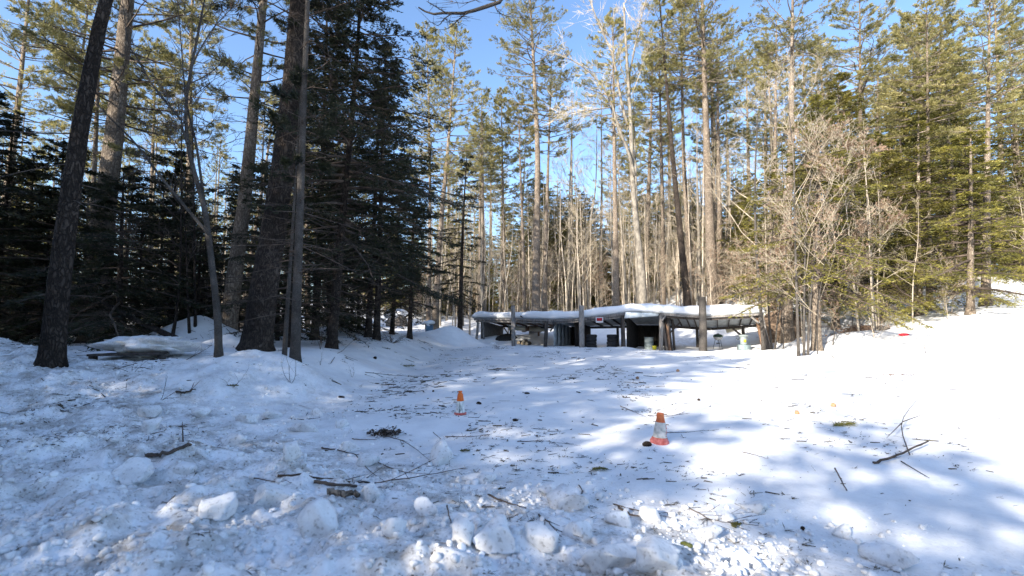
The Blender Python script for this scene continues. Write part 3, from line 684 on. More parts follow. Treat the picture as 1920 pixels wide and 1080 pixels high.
for k in range(3):
    rs = np.random.RandomState(340+k); l = rs.randn(2)*.8
    path = [(0,0,-.2),(l[0]*.2,l[1]*.5,5),(l[0]*.8,l[1]*.6,10),(l[0],l[1]*1.3,16+k)]
    mk('bare_tree', 'dec', bare(path, .14+.03*k, .4, 345+k, 10, .7, 3, .27, .006), (M['bark_pale'], M['twig_tan']))
FILL = []
def put(key, x, y, s=1, rot=None, zs=1, what=''):
    if key[-1].isdigit(): ent = PR[key[:-1]][int(key[-1])]
    else: ent = PR[key][rnd.randrange(len(PR[key]))]
    if ent[1]: r = copy_tree(ent[0])
    else: r = ent[0]; ent[1] = True
    r.location = (x, y, hz(x, y)-.05); r.rotation_euler = (rnd.gauss(0, .02), rnd.gauss(0, .02), rnd.random()*6.28 if rot is None else rot)
    r.scale = (s, s, s*zs); FILL.append([r, key, x, y]); return r
placed = []
def scatter(key, n, pxr, dr, smin, smax, gap, avoid=(), seed=1):
    rg = random.Random(seed); k = 0; tries = 0
    while k < n and tries < 4000:
        tries += 1; px = rg.uniform(*pxr); d = rg.uniform(*dr)**1
        if any(a < px < b for a, b in avoid): continue
        x = (px-960)/F*d; y = d
        if any((x-a)**2+(y-b)**2 < gap*gap for a, b in placed): continue
        placed.append((x, y)); put(key, x, y, rg.uniform(smin, smax)); k += 1
# tall pines
scatter('pine', 10, (-120, 560), (26, 52), .8, 1.05, 2.2, (), 11)
scatter('pine', 4, (560, 690), (34, 55), .75, .95, 2.2, (), 12)
scatter('pine', 3, (885, 985), (46, 62), .85, 1.0, 2.2, (), 13)
scatter('pine', 19, (1135, 1760), (42, 66), .9, 1.2, 2.0, (), 14)
scatter('pine', 7, (1600, 2050), (32, 52), .9, 1.1, 2.3, (), 15)
# understorey conifers
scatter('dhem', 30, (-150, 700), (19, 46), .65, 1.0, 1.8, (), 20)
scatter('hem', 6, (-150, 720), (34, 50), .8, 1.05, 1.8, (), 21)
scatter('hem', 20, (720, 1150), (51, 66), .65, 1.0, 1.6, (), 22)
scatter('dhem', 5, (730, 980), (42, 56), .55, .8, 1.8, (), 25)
scatter('hem', 30, (1120, 1620), (50, 66), .65, 1.1, 1.6, (), 23)
scatter('hem', 16, (1560, 2080), (29, 48), .8, 1.15, 2.0, (), 24)
# bare trees and saplings
scatter('bru', 26, (780, 1200), (40, 60), .8, 1.3, .7, (), 51)
scatter('bru', 26, (1200, 1640), (36, 56), .8, 1.4, .7, (), 52)
scatter('dhem', 12, (-60, 560), (16, 26), .5, .75, 1.6, (460,) and ((380, 520),), 26)
scatter('bru', 18, (1330, 1640), (32, 40), .7, 1.2, .7, (), 53)
scatter('hem', 8, (1330, 1560), (37, 46), .5, .8, 1.4, (), 27)
scatter('hem', 9, (990, 1160), (50, 64), 1.05, 1.3, 1.4, (), 28)
scatter('hem', 10, (720, 1000), (50, 62), .8, 1.05, 1.4, (), 29)
scatter('bru', 9, (1540, 1800), (22, 30), .45, .8, 1.0, (), 54)
scatter('hem', 12, (1000, 1330), (54, 64), .95, 1.25, 1.3, (), 35)
scatter('hem', 12, (1400, 1980), (30, 46), 1.05, 1.4, 1.6, (), 37)
scatter('sap', 12, (1420, 1720), (23, 30), .7, 1.0, .6, (), 45)
scatter('sap', 30, (960, 1340), (42, 60), .9, 1.35, .5, (), 46)
scatter('pine', 5, (1560, 1900), (34, 50), .95, 1.15, 1.8, (), 47)
scatter('dec', 4, (1040, 1135), (41, 50), 1.05, 1.35, 1.2, (), 36)
scatter('dec', 16, (820, 1240), (40, 58), .7, 1.0, 1.2, (), 31)
scatter('dec', 18, (1140, 1600), (37, 56), .8, 1.15, 1.2, (), 32)
scatter('dec', 4, (150, 560), (22, 40), .7, 1.0, 1.5, (), 33)
scatter('dec', 6, (1500, 1900), (32, 46), .8, 1.0, 1.5, (), 34)
scatter('sap', 85, (790, 1210), (39, 54), .7, 1.25, .6, (), 41)
scatter('sap', 80, (1180, 1600), (36, 52), .7, 1.3, .6, (), 42)
scatter('sap', 10, (200, 700), (22, 42), .6, 1.0, .9, (), 43)
scatter('sap', 10, (1500, 1950), (28, 42), .6, 1.0, .9, (), 44)

ORD = ['first','second','third','fourth','fifth','sixth','seventh','eighth','ninth','tenth','eleventh','twelfth','thirteenth','fourteenth','fifteenth','sixteenth','seventeenth','eighteenth','nineteenth','twentieth','twenty-first','twenty-second','twenty-third','twenty-fourth','twenty-fifth']
ZONES = [(-999, 200, 'at the left border of the woods'), (200, 480, 'behind the pointed snow pile'), (480, 700, 'behind the large dark hemlock'), (700, 885, 'beyond the snow left of the shed'),
         (885, 1020, 'beyond the left end of the shed'), (1020, 1170, 'beyond the middle of the shed'), (1170, 1320, 'beyond the right half of the shed'), (1320, 1450, 'beyond the right end of the shed'),
         (1450, 1620, 'behind the bare thicket'), (1620, 1760, 'behind the red tray'), (1760, 9999, 'at the right border of the woods')]
KN = {'bru': ('low brushy bare hardwood', 'brushy hardwoods in the wood'), 'dhem': ('dark shaded background hemlock', 'background hemlocks in the shade'), 'pine': ('tall background pine', 'background pines of the wood'), 'hem': ('short green background hemlock', 'background hemlocks of the wood'),
      'sap': ('thin pale bare sapling', 'bare saplings in the wood'), 'dec': ('bare background hardwood', 'bare hardwoods in the wood')}
cnt = {}
FILL.sort(key=lambda e: pxof(e[2], e[3], 2)[0])
for r, key, x, y in FILL:
    px = pxof(x, y, 2)[0]
    for zi, (a, b, ph) in enumerate(ZONES):
        if a <= px < b: break
    k = cnt.get((key, zi), 0); cnt[(key, zi)] = k+1
    tag(r, f'{KN[key][0]}, {ORD[min(k, 24)]} from the left {ph}', 'tree', KN[key][1])

# far wood as one mass
def far_wood():
    fol = MB(); wood = MB()
    protos = []
    for k in range(3):
        tb, br, cr = conifer([(0,0,-.3),(0,0,5),(0,0,9),(0,0,13+2*k)], .2, 1.0, 3.2, 'hemlock', 400+k, .55, .42, 0); protos.append((tb, br, cr))
    for k in range(3):
        tb, br, cr = conifer([(0,0,-.3),(0,0,8),(0,0,14),(0,0,20+2*k)], .25, 8, 2.8, 'pine', 410+k, .6, .35, .3); protos.append((tb, br, cr))
    rg = random.Random(77)
    for k in range(420):
        px = rg.uniform(-250, 2200); d = 64+90*rg.random()**1.3; x = (px-960)/F*d; z = hz(x, d)
        ti = rg.randrange(6)
        if ti >= 3 and (1020 < px < 1150 or 680 < px < 800): ti -= 3
        s = rg.uniform(.7, 1.15) if ti < 3 else rg.uniform(.8, 1.2)
        a = rg.uniform(0, 6.28); ca, sa = math.cos(a)*s, math.sin(a)*s; Mx = np.array([[ca,-sa,0],[sa,ca,0],[0,0,s]])
        for src, dst in ((protos[ti][0], wood), (protos[ti][1], wood), (protos[ti][2], fol)):
            if src is protos[ti][1]: continue
            off = 0
            V = np.concatenate(src.V); Q = np.concatenate(src.Q)
            T = np.concatenate(src.T) if src.T else None
            dst.add(V@Mx.T+np.array([x, d, z]), Q, T)
    o = wood.build('distant_wood', M['bark_pine']); tag(o, 'far trunks and evergreens of the wood closing the view', 'woods', kind='stuff')
    f = fol.build('foliage', M['hemlock_needles'], o)
far_wood()

# trees behind the viewer: they shade the clearing
def shade(nval, back, key, s, tall=1):
    ux, uy = TRAVEL; n = math.hypot(ux, uy); ux /= n; uy /= n
    x = -ux*back+uy*nval; y = -uy*back-ux*nval
    r = put(key, x, y, s); tag(r, 'tall tree standing behind the viewpoint and shading the clearing' if key in ('pine','sap') else 'tree standing behind the viewpoint and shading the clearing', 'tree', 'trees behind the viewpoint'); return r
for nval, back, key, s in [(-5.0,14,'shade1',.70),(-9.8,14,'shade',1.02),(-13.5,16,'shade',1.2),(-17.5,14,'shade',1.2),(-21.5,17,'shade',1.2),(-26,15,'shade',1.2),(-30,18,'shade',1.2),(-35,16,'shade',1.1),(-11.5,27,'shade',1.1),(-16,29,'shade',1.2),(-24,30,'shade',1.25),(-19.5,26,'shade',1.25),
                           (-8.0,22,'shade',.9),(-6.6,31,'pine',1.1),(-7.6,34,'pine',1.1),(-10.3,8,'dhem',1.0),(-14,7,'dhem',1.1),(-18,8,'dhem',1.1),
                           (-6.6,13,'dhem1',.98),(-5.4,14.5,'dhem1',.98),(-4.3,13.2,'dhem1',.97),(-3.1,14.6,'dhem1',1.02),(-2.1,13.4,'dhem1',.98),(-1.0,14.4,'dhem1',1.03),(.2,13.3,'dhem1',.95),(1.4,14.0,'dhem1',1.0),(-2.8,30,'dec2',1.25),(-.6,26,'dec1',1.3),(1.3,33,'dec2',1.3),(2.8,24,'dec0',1.2),(-1.6,40,'dec1',1.5),(-6.0,7.5,'dhem1',.8),(4.3,14,'shade0',.85),(8,15,'shade1',1.0),(12,16,'shade0',1.0),(16,17,'shade1',1.0),(7,29,'pine1',1.0),(11,30,'pine2',1.0),(-3.2,20,'sap',1.6),(-1,30,'sap',1.2)]:
    shade(nval, back, key, s)

# ================================================================ THE SHED
FPX = [893, 963, 1030, 1090, 1170, 1240, 1320, 1430]; FD = [36, 33.4, 31, 29.4, 28, 27.2, 26.6, 26]
EPX = [888, 895, 963, 1035, 1060, 1090, 1130, 1170, 1200, 1237, 1270, 1310, 1340, 1380, 1420, 1432]
EPY = [597, 596, 597, 599, 598, 596.5, 592, 587, 586, 587, 589.5, 592, 592.5, 589.5, 587, 588]
def fd(px): return float(np.interp(px, FPX, FD))
def EV(px, dy=0, dd=0): return P(px, float(np.interp(px, EPX, EPY))+dy, fd(px)+dd)
def vec(px):
    t = (px-893)/(1430-893); return np.array([1.9-.7*t, 2.8+.2*t])
def rz(px): return float(np.interp(px, [893, 1030, 1170, 1240, 1320, 1430], [1.36, 1.30, 1.42, 1.42, 1.25, 1.50]))
def at_v(px, v, z=None):       # a point v of the way back under the roof
    e = EV(px); x, y = e[0]+vec(px)[0]*v, e[1]+vec(px)[1]*v
    zz = e[2]*(1-v)+rz(px)*v if z is None else z
    return np.array([x, y, zz])
def gz(p): return hz(p[0], p[1])
shed = empty('woodshed', at_v(1170, .5, gz(at_v(1170, .5))), 'long low open-fronted shed with sagging snowy roof at the far edge of the clearing', 'shed')
SO = np.array(shed.location)
def part(name, mb, m, smooth=False):
    mb.V = [v-SO.astype(np.float32) for v in mb.V]
    return mb.build(name, m, shed, smooth)
US = np.linspace(888, 1432, 60); nv = 5
def sheet_grid(us, v0, v1, off, nv=5):
    return np.array([[at_v(u, v)+np.array([0, 0, off]) for v in np.linspace(v0, v1, nv)] for u in us])
def gridq(nu, nv, flip=False):
    q = []
    for i in range(nu-1):
        for j in range(nv-1):
            a = i*nv+j; t = (a, a+nv, a+nv+1, a+1); q.append(t[::-1] if flip else t)
    return q
b = MB()
g0 = sheet_grid(US, -.03, 1.05, .0); g1 = g0+np.array([0, 0, .035])
corr = .008*np.sin(np.arange(60)*2.2)[:, None]; g0[..., 2] += corr; g1[..., 2] += corr
n = 60*nv; b.add(np.vstack([g0.reshape(-1, 3), g1.reshape(-1, 3)]), gridq(60, nv, True)+[tuple(x+n for x in q) for q in gridq(60, nv)]
      + [(i*nv, (i+1)*nv, n+(i+1)*nv, n+i*nv) for i in range(59)] + [(i*nv+nv-1+n, (i+1)*nv+nv-1+n, (i+1)*nv+nv-1, i*nv+nv-1) for i in range(59)]
      + [(j, j+1, n+j+1, n+j)[::-1] for j in range(nv-1)] + [(59*nv+j, 59*nv+j+1, n+59*nv+j+1, n+59*nv+j) for j in range(nv-1)])
part('roof', b, M['sheet'])
# fascia boards, lapped end to end
def bd(p, q, wd, ht, m, name, dz0=0, dz1=0, bev=.006):
    b = MB(); b.beam(p, q, wd, ht, bev=bev); return part(name, b, m)
fs = [(889, 963), (964, 1036), (1037, 1100), (1101, 1171), (1238, 1310), (1311, 1372), (1373, 1428)]
for a_, b2 in fs:
    bd(EV(a_, 2.0, -.05), EV(b2, 2.0, -.05), .05, .13, M['wood_grey'], 'fascia_board')
for a_, b2 in [(893, 1036), (1037, 1170), (1240, 1330), (1331, 1426)]:
    pts = [EV(t, 6.3, .12) for t in np.linspace(a_, b2, 3)]
    for p, q in zip(pts[:-1], pts[1:]): bd(p, q, .12, .13, M['wood_grey'] if a_ < 1100 else M['wood_dark'], 'front_beam')
for a_, b2 in [(893, 960), (961, 1030), (1031, 1095), (1096, 1170), (1171, 1240), (1241, 1330), (1331, 1430)]:
    p = at_v(a_, .97); q = at_v(b2, .97); p[2] -= .13; q[2] -= .13; bd(p, q, .12, .16, M['wood_dark'], 'rear_beam')
for px in [905, 925, 945, 968, 985, 1000, 1015, 1100, 1120, 1140, 1158, 1252, 1268, 1285, 1300, 1345, 1368, 1392, 1414]:
    p = at_v(px, .05); q = at_v(px, .95); p[2] -= .075; q[2] -= .075; bd(p, q, .05, .11, M['wood_dark'] if px > 1030 else M['wood_brown'], 'rafter')
# posts
def post(px, v, wd, m, dx=0, dy=0, top=-.1, nm='post'):
    p = at_v(px, v); q = p.copy(); p[2] += top; q[0] += dx; q[1] += dy; q[2] = gz(q)-.15
    b = MB(); b.beam(q, p, wd, wd, bev=.02); return part(nm, b, m)
post(896, .02, .19, M['wood_grey'], -.15); post(902, .06, .13, M['wood_grey'], .1)
post(1024, .02, .24, M['wood_dark'], -.1); post(1167, .02, .17, M['wood_dark'], .05); post(1163, .1, .12, M['wood_dark'])
post(1239, .02, .20, M['wood_grey'], -.05); post(1250, .12, .16, M['wood_dark']); post(1418, .05, .14, M['wood_brown'], .38); post(1426, .0, .2, M['wood_grey'], .42)
post(1256, .3, .12, M['wood_dark'], .1)
for px, m in [(912, 'wood_dark'), (968, 'wood_brown'), (1130, 'wood_dark'), (1218, 'wood_dark'), (1300, 'wood_dark'), (1316, 'wood_brown'), (1400, 'wood_dark')]:
    post(px, .97, .15, M[m])
# knee braces
def brace(a, b2, m, wd=.09):
    bb = MB(); bb.beam(a, b2, wd, wd, bev=.01); part('brace', bb, m)
p = at_v(912, .93); brace(p+[0, 0, -.95], p+[.62, .1, -.15], M['wood_dark']); brace(p+[0, 0, -.95], p+[-.5, -.1, -.15], M['wood_dark'])
brace(EV(1239, 15, .0)+[0, -.1, 0], EV(1248, 4, -.08), M['wood_grey'], .1)
brace(EV(1256, 36, .9), EV(1276, 14, .9), M['wood_dark'])
brace(EV(1423, 19, -.05), EV(1408, 6, -.05), M['wood_grey'], .1)
p = at_v(1398, .95); brace(p+[0, 0, -.75], p+[-.7, 0, -.15], M['wood_dark'], .1)
brace(EV(1032, 22, .1), EV(1043, 6, .1), M['wood_dark'])
# walls of upright boards
def wall(pa, pb, za, zb, m, n, name='wall', th=.03):
    b = MB(); pa = np.array(pa, float); pb = np.array(pb, float); d = (pb-pa)/n
    ang = math.atan2(d[1], d[0]); Rm = np.array([[math.cos(ang), -math.sin(ang), 0], [math.sin(ang), math.cos(ang), 0], [0, 0, 1]]); Lb = np.linalg.norm(d[:2])
    for k in range(n):
        c = pa+d*(k+.5); t = (k+.5)/n; zt = za*(1-t)+zb*t; zg = hz(c[0], c[1])-.15
        b.box((c[0], c[1], (zt+zg)/2), (Lb*1.03, th*(1+.6*R_.rand()), zt-zg), Rm, .006)
    return part(name, b, m)
wall(at_v(898, .08)[:2], at_v(898, .95)[:2], at_v(898, .08)[2]-.14, rz(898)-.14, M['wood_grey'], 20)
wall(at_v(1036, .06)[:2], at_v(1036, .95)[:2], at_v(1036, .06)[2]-.1, rz(1036)-.1, M['sheet'], 5, 'partition')
wall(at_v(1074, .1)[:2], at_v(1074, .95)[:2], at_v(1074, .1)[2]-.1, rz(1074)-.1, M['wood_shaded'], 16, 'partition')
wall(at_v(1036, .93)[:2], at_v(1074, .93)[:2], rz(1036)-.02, rz(1090)-.02, M['wood_shaded'], 12, 'rear_wall')
wall(at_v(1173, .06)[:2], at_v(1173, .95)[:2], at_v(1173, .06)[2]-.1, rz(1173)-.1, M['wood_shaded'], 16, 'partition')
wall(at_v(1243, .1)[:2], at_v(1243, .95)[:2], at_v(1243, .1)[2]-.1, rz(1243)-.1, M['wood_shaded'], 16, 'partition')
wall(at_v(1173, .93)[:2], at_v(1243, .93)[:2], rz(1173)-.02, rz(1243)-.02, M['wood_shaded'], 12, 'rear_wall')
# hanging white sheet and rear boards
def quad_slab(pts, m, name, th=.02, parent=None):
    pts = np.array(pts, float); nn = np.cross(pts[1]-pts[0], pts[3]-pts[0]); nn /= np.linalg.norm(nn)
    b = MB(); b.add(np.vstack([pts, pts+nn*th]), [(0, 1, 2, 3), (7, 6, 5, 4), (0, 4, 5, 1), (1, 5, 6, 2), (2, 6, 7, 3), (3, 7, 4, 0)])
    return part(name, b, m)
dd_ = fd(1200)-.32
quad_slab([P(1173, 585.5, dd_), P(1204, 586.2, dd_), P(1203, 594.5, dd_), P(1170.5, 597, dd_)], M['sheet_white'], 'hanging_sheet')
quad_slab([P(1204.2, 586.2, dd_), P(1237, 586.5, dd_), P(1234, 592.3, dd_), P(1203.2, 594.5, dd_)], M['sheet_white'], 'hanging_sheet')
for (x0, x1, y0, y1) in [(953, 985, 611, 619.5), (985.5, 992, 612, 620), (992.5, 1024, 613, 621)]:
    quad_slab([P(x0, y0, 36.2), P(x1, y0+.6, 35.5), P(x1, y1+.6, 35.5), P(x0, y1, 36.2)], M['panel_cream'] if x0 != 985.5 else M['wood_brown'], 'hanging_board')
quad_slab([P(1359, 613, 29.6), P(1402, 611, 29.6), P(1397, 615.5, 29.6), P(1363, 624.5, 29.6)], M['panel_cream'], 'hanging_board')
# leaning planks by the middle post
for k, (a_, c_) in enumerate([((1243, 606), (1251, 655)), ((1250, 604), (1256, 655)), ((1254, 612), (1260, 655))]):
    p = P(c_[0], 652, fd(1245)-.2+.2*k); p[2] = gz(p)-.05; t = tag(MB().__class__() and None or None) if False else None
    b = MB(); b.beam(p, P(a_[0], a_[1], fd(1245)+.1+.2*k), .14, .03, roll=.3)
    o = b.build('plank', M['wood_brown'] if k == 1 else M['wood_dark']); tag(o, ['broad plank leaning against the middle shed post, nearest the post', 'brown plank leaning between the two others by the middle shed post', 'narrow plank leaning farthest right by the middle shed post'][k], 'plank', 'planks leaning in the shed')

# snow lying on the roof
def roof_snow():
    us = np.linspace(886, 1433, 110); prof = [(-.022, .02), (-.040, .07), (-.045, .17), (-.035, .27), (-.008, .335), (.08, .36), (.2, .36), (.4, .35), (.65, .34), (.9, .32), (1.03, .25), (1.09, .12), (1.07, .03)]
    TP = np.interp(us, [886, 890, 898, 960, 1040, 1090, 1130, 1170, 1205, 1240, 1270, 1320, 1340, 1380, 1417, 1428, 1433], [595, 590, 587, 587, 585.5, 584.5, 580, 575, 572, 574.5, 577.5, 578.5, 577.5, 575, 574, 580, 586])
    V = []
    for u, tp in zip(us, TP):
        top = P(u, tp, fd(u)+.6)[2]; e = EV(u)[2]
        k = max(.12, (top-at_v(u, .2)[2])/.35)*.92
        for (v, h) in prof:
            p = at_v(u, v); wv = .012*fbm(u*.08, v*3, 3, 3)+(.02*vn(u*.15, 0, 4) if v < 0 else 0)
            p[2] += .036+h*k*(1+.12*vn(u*.05, v*2, 8))-.03*(h < .04)*0; p[1] += wv*2; V.append(p)
    m = len(prof); b = MB(); nu = len(us)
    q = [(i*m+j, (i+1)*m+j, (i+1)*m+(j+1) % m, i*m+(j+1) % m) for i in range(nu-1) for j in range(m)]
    c0 = np.mean(V[:m], 0); c1 = np.mean(V[-m:], 0); V = V+[c0, c1]
    b.add(V, q, [(j, (j+1) % m, nu*m) for j in range(m)]+[((nu-1)*m+(j+1) % m, (nu-1)*m+j, nu*m+1) for j in range(m)])
    o = b.build('roof_snow', M['snow_clean'], smooth=True); tag(o, 'thick layer of snow lying along the shed roof', 'snow')
roof_snow()
# lumps poking from the snow on the roof
for px, py, lab in [(978, 594, 'small dark lump stuck on the left part of the shed roof edge'), (1388, 583, 'curled metal scrap poking from the snow at the right roof edge')]:
    b = MB(); p = P(px, py, fd(px)-.16); b.beam(p+[-.1, 0, .06], p+[.1, 0, -.05], .07, .1); o = b.build('roof_scrap', M['wood_dark'] if px < 1000 else M['sheet']); tag(o, lab, 'scrap')

# free-standing posts before the shed
def front_post(px, top, base, wpx, d, round_, label, m):
    p0 = P(px, base, d); p0[2] = hz(p0[0], p0[1])-.2; p1 = P(px-(2 if px > 1300 else 1), top, d); b = MB(); wm = wpx/F*d
    if round_:
        b.tube(smooth_path([p0, (p0+p1)/2+[.02, 0, 0], p1], 14), wm/2*np.linspace(1.08, .86, 14), 16, wob=.05)
    else: b.beam(p0, p1, wm, wm*.8, bev=.02)
    o = b.build('wooden_post', m, smooth=False); tag(o, label, 'post', 'tall posts in front of the shed'); return o
front_post(963, 573, 643, 7.5, 32.2, False, 'weathered square post standing before the left bay of the shed', M['wood_grey'])
front_post(1091, 573, 653, 9, 28.6, False, 'blue grey square post left of the red and white sign', M['wood_grey'])
front_post(1318, 557, 657, 14, 25.9, True, 'thick round log post before the right half of the shed', M['bark_grey'])

# sign
sg = empty('sign', P(1124, 600, 28.35), 'small red and white notice sign hanging from the shed eave', 'sign')
def rel(mb, root): mb.V = [v-np.array(root.location, np.float32) for v in mb.V]; return mb
c = P(1124, 600, 28.35); b = MB(); b.box(c, (.45, .02, .33)); rel(b, sg).build('board', M['white'], sg)
b = MB(); b.box(c+[.0, -.013, .035], (.34, .012, .19)); rel(b, sg).build('red_panel', M['sign_red'], sg)

# tyres in two stacks
def tyre():
    b = MB(); r, R, hw = .2, .335, .105
    pr = [(r, -hw*.7), (r+.02, -hw*.95), (R-.07, -hw*1.05), (R-.015, -hw*.85), (R, -hw*.5), (R-.01, -hw*.25), (R, -hw*.22), (R, hw*.22), (R-.01, hw*.25), (R, hw*.5), (R-.015, hw*.85), (R-.07, hw*1.05), (r+.02, hw*.95), (r, hw*.7), (r-.005, 0), (r, -hw*.7)]
    b.lathe(pr, 40); return b.mesh('tyre', M['tyre'], True)
tm = tyre(); LV = ['bottom', 'second', 'third', 'top']
for s_, (px, nm) in enumerate([(1109, 'left'), (1148, 'right')]):
    for k in range(4):
        p = P(px, 640, 29.3 if px < 1120 else 28.9); o = bpy.data.objects.new('tyre', tm); C.objects.link(o)
        o.location = (p[0]+R_.randn()*.012, p[1], hz(p[0], p[1])-.04+k*.214+.1); o.rotation_euler = (R_.randn()*.01, 0, R_.rand()*6)
        tag(o, f'black tyre, {LV[k]} one of the {nm} stack under the sign', 'tyre', 'tyres stacked in the shed')
def lath(name, m, p, prof, label, cat, n=28, tilt=None, group=None):
    b = MB(); b.lathe(prof, n); o = b.build(name, m, smooth=True); o.location = tuple(p)
    if tilt: o.rotation_euler = tilt
    tag(o, label, cat, group); return o
p = P(1217, 650, 28.2); p[2] = gz(p)-.05
bar = empty('barrel', p, 'grey steel barrel standing in the dark closed bay', 'barrel')
b = MB(); b.lathe([(0, 0), (.27, 0), (.28, .02), (.27, .04), (.27, .26), (.285, .28), (.27, .3), (.27, .52), (.285, .54), (.27, .56), (.27, .76), (.28, .78), (.27, .8), (.25, .79), (0, .78)], 32); b.build('drum', M['barrel'], bar, True)
b = MB(); b.lathe([(.0, .79), (.04, .79), (.04, .82), (0, .82)], 12, c=(.12, 0, .002)); b.build('cap', M['dark_metal'], bar)
p = P(1227, 652, 27.6); p[2] = gz(p)+.02
lath('yellow_bucket', M['yellow'], p, [(0, 0), (.11, 0), (.13, .2), (.135, .22), (.12, .22), (.1, .03), (0, .03)], 'small yellow bucket beside the grey barrel', 'bucket')
# grill
p = P(1347, 655, 28.0); p[2] = gz(p)-.08
gr = empty('kettle_grill', p, 'kettle grill with dark green lid beside the round log post', 'grill')
b = MB(); b.lathe([(0, .62), (.1, .63), (.2, .69), (.255, .78), (.262, .82), (.24, .82), (0, .8)], 28); b.build('bowl', M['grill_grey'], gr, True)
b = MB(); b.lathe([(.27, .822), (.275, .85), (.25, .92), (.17, .975), (.06, 1.0), (0, 1.003)], 28); lid = b.build('lid', M['grill_green'], gr, True)
b = MB(); b.beam((-.06, 0, 1.03), (.06, 0, 1.03), .025, .02); b.sticks([(-.05, 0, .99), (.05, 0, .99)], [(-.05, 0, 1.03), (.05, 0, 1.03)], .006, .006, 5); h_ = b.build('handle', M['dark_metal'], lid)
for a in (0.3, 2.5, 4.6):
    b = MB(); b.tube([(.16*math.cos(a), .16*math.sin(a), .68), (.32*math.cos(a), .32*math.sin(a), 0)], .014, 8); b.build('leg', M['dark_metal'], gr)
b = MB(); b.lathe([(0, .4), (.1, .41), (.12, .46), (.0, .45)], 20); b.build('ash_catcher', M['dark_metal'], gr, True)
b = MB(); b.tube([(0, 0, .45), (0, 0, .64)], .02, 8); b.build('vent_pipe', M['dark_metal'], gr)
# canister
p = P(1395, 656, 27.4); p[2] = gz(p)-.06
cn = empty('metal_canister', p, 'pale square canister with yellow round sticker standing on a grey block', 'canister')
b = MB(); b.box((0, 0, .17), (.6, .45, .38), None, .01); b.build('base_block', M['canister_base'], cn)
b = MB(); b.lathe([(0, .37), (.20, .37), (.21, .39), (.21, .80), (.22, .82), (.30, .86), (.30, .89), (.2, .93), (.08, .95), (0, .95)], 8); b.build('body', M['canister'], cn)
b = MB(); b.lathe([(0, 0), (.085, 0), (.085, .012), (0, .012)], 20, M=[(1, 0, 0), (0, 0, -1), (0, 1, 0)], c=(-.03, -.205, .58)); b.build('sticker', M['yellow'], cn)
b = MB(); b.tube(smooth_path([(-.21, 0, .84), (-.36, -.02, .86), (-.44, -.03, .76), (-.38, -.02, .66), (-.28, -.02, .68), (-.25, 0, .78)], 16), .02, 8); b.build('handle', M['dark_metal'], cn, True)

# firewood logs lying in the sunny bay
def log(p, q, r, m, label, nm='firewood_log', group=None):
    p = np.array(p, float); q = np.array(q, float); root = empty(nm, p, label, 'log', group)
    b = MB(); b.tube(smooth_path([p, (p+q)/2+[0, 0, .01], q], 8), r, 14, cap=False, wob=.08, seed=int(abs(p[0]*100)) % 99); rel(b, root).build('bark', m, root, True)
    t = (q-p)/np.linalg.norm(q-p); b = MB()
    b.tube([p-t*.004, p+t*.02], r*.97, 14); b.tube([q-t*.02, q+t*.004], r*.97, 14); rel(b, root).build('cut_face', M['cut_wood'], root); return root
for k, (px, py, dx, r, lab) in enumerate([(972, 641, .35, .13, 'short firewood log just right of the square post'), (980, 641, .3, .14, 'firewood log in the middle of the sunny bay row'), (987, 640, .2, .15, 'thickest firewood log with pale round end facing out'), (981, 635, .3, .11, 'thin firewood log lying on top of the others')]):
    p = P(px, py, 34.2-.1*k); p[2] = gz(p)+r*.7+(.2 if k == 3 else 0); log(p, p+[.25, .45+dx*.2, .02], r, M['bark_pine'], lab, group='firewood in the shed')
# dark tarp lumps at the left bay floor
def lump(px, py, d, rx, ry, rz_, m, label, nm, cat, seed=0, n=3, dz=0, rough=0):
    b = MB(); V, T = ICO[n]; V = V.copy()
    rs = np.random.RandomState(seed)
    for _ in range(9):
        nn = nrm(rs.randn(3)); h = .62+.3*rs.rand(); dpt = V@nn; V = V-np.outer(np.maximum(0, dpt-h), nn)*.9
    V = V*(1+.08*fbm(V[:, 0]*2.5+seed, V[:, 1]*2.5+V[:, 2]*3, seed, 3))[:, None]
    V = V*(1+rough*fbm(V[:, 0]*4+seed, V[:, 1]*4+V[:, 2]*4, seed+7, 4))[:, None]
    p = P(px, py, d); p[2] = hz(p[0], p[1])+dz
    b.add(V*np.array([rx, ry, rz_]), None, T); o = b.build(nm, m, smooth=(n > 3)); o.location = tuple(p); o.rotation_euler = (0, 0, rs.rand()*.6-.3); tag(o, label, cat); return o
def ico(n):
    import bmesh
    bm = bmesh.new(); bmesh.ops.create_icosphere(bm, subdivisions=n, radius=1); bm.verts.ensure_lookup_table()
    V = np.array([v.co[:] for v in bm.verts]); T = np.array([[v.index for v in f.verts] for f in bm.faces]); bm.free(); return V, T
ICO = {k: ico(k) for k in (1, 2, 3, 4)}
lump(948, 641, 35.6, .95, .5, .42, M['tyre'], 'crumpled black tarpaulin heap under the left bay of the shed', 'tarpaulin', 'tarpaulin', 3)
lump(882, 641, 34.5, .75, .5, .3, M['tyre'], 'flat black slab poking from the snow at the left end of the shed', 'buried_slab', 'slab', 4)
lump(925, 640, 34.3, .22, .2, .18, M['snow_clean'], 'small heap of snow at the foot of the left shed post', 'snow_lump', 'snow', 5)
lump(742, 606, 42, 1.05, .8, 1.15, M['stone'], 'brown boulder capped with snow among the far trees', 'boulder', 'boulder', 6, 4, .2)
lump(742, 606, 42.25, 1.25, .9, .5, M['snow_clean'], 'cap of snow lying on the far boulder', 'snow_mound', 'snow', 7, 4, 1.05)
lump(1466, 606, 29, 1.45, 1.1, 1.25, M['stone_brown'], 'big brown boulder under the dry beech leaves right of the shed', 'boulder', 'boulder', 8, 4, .3)
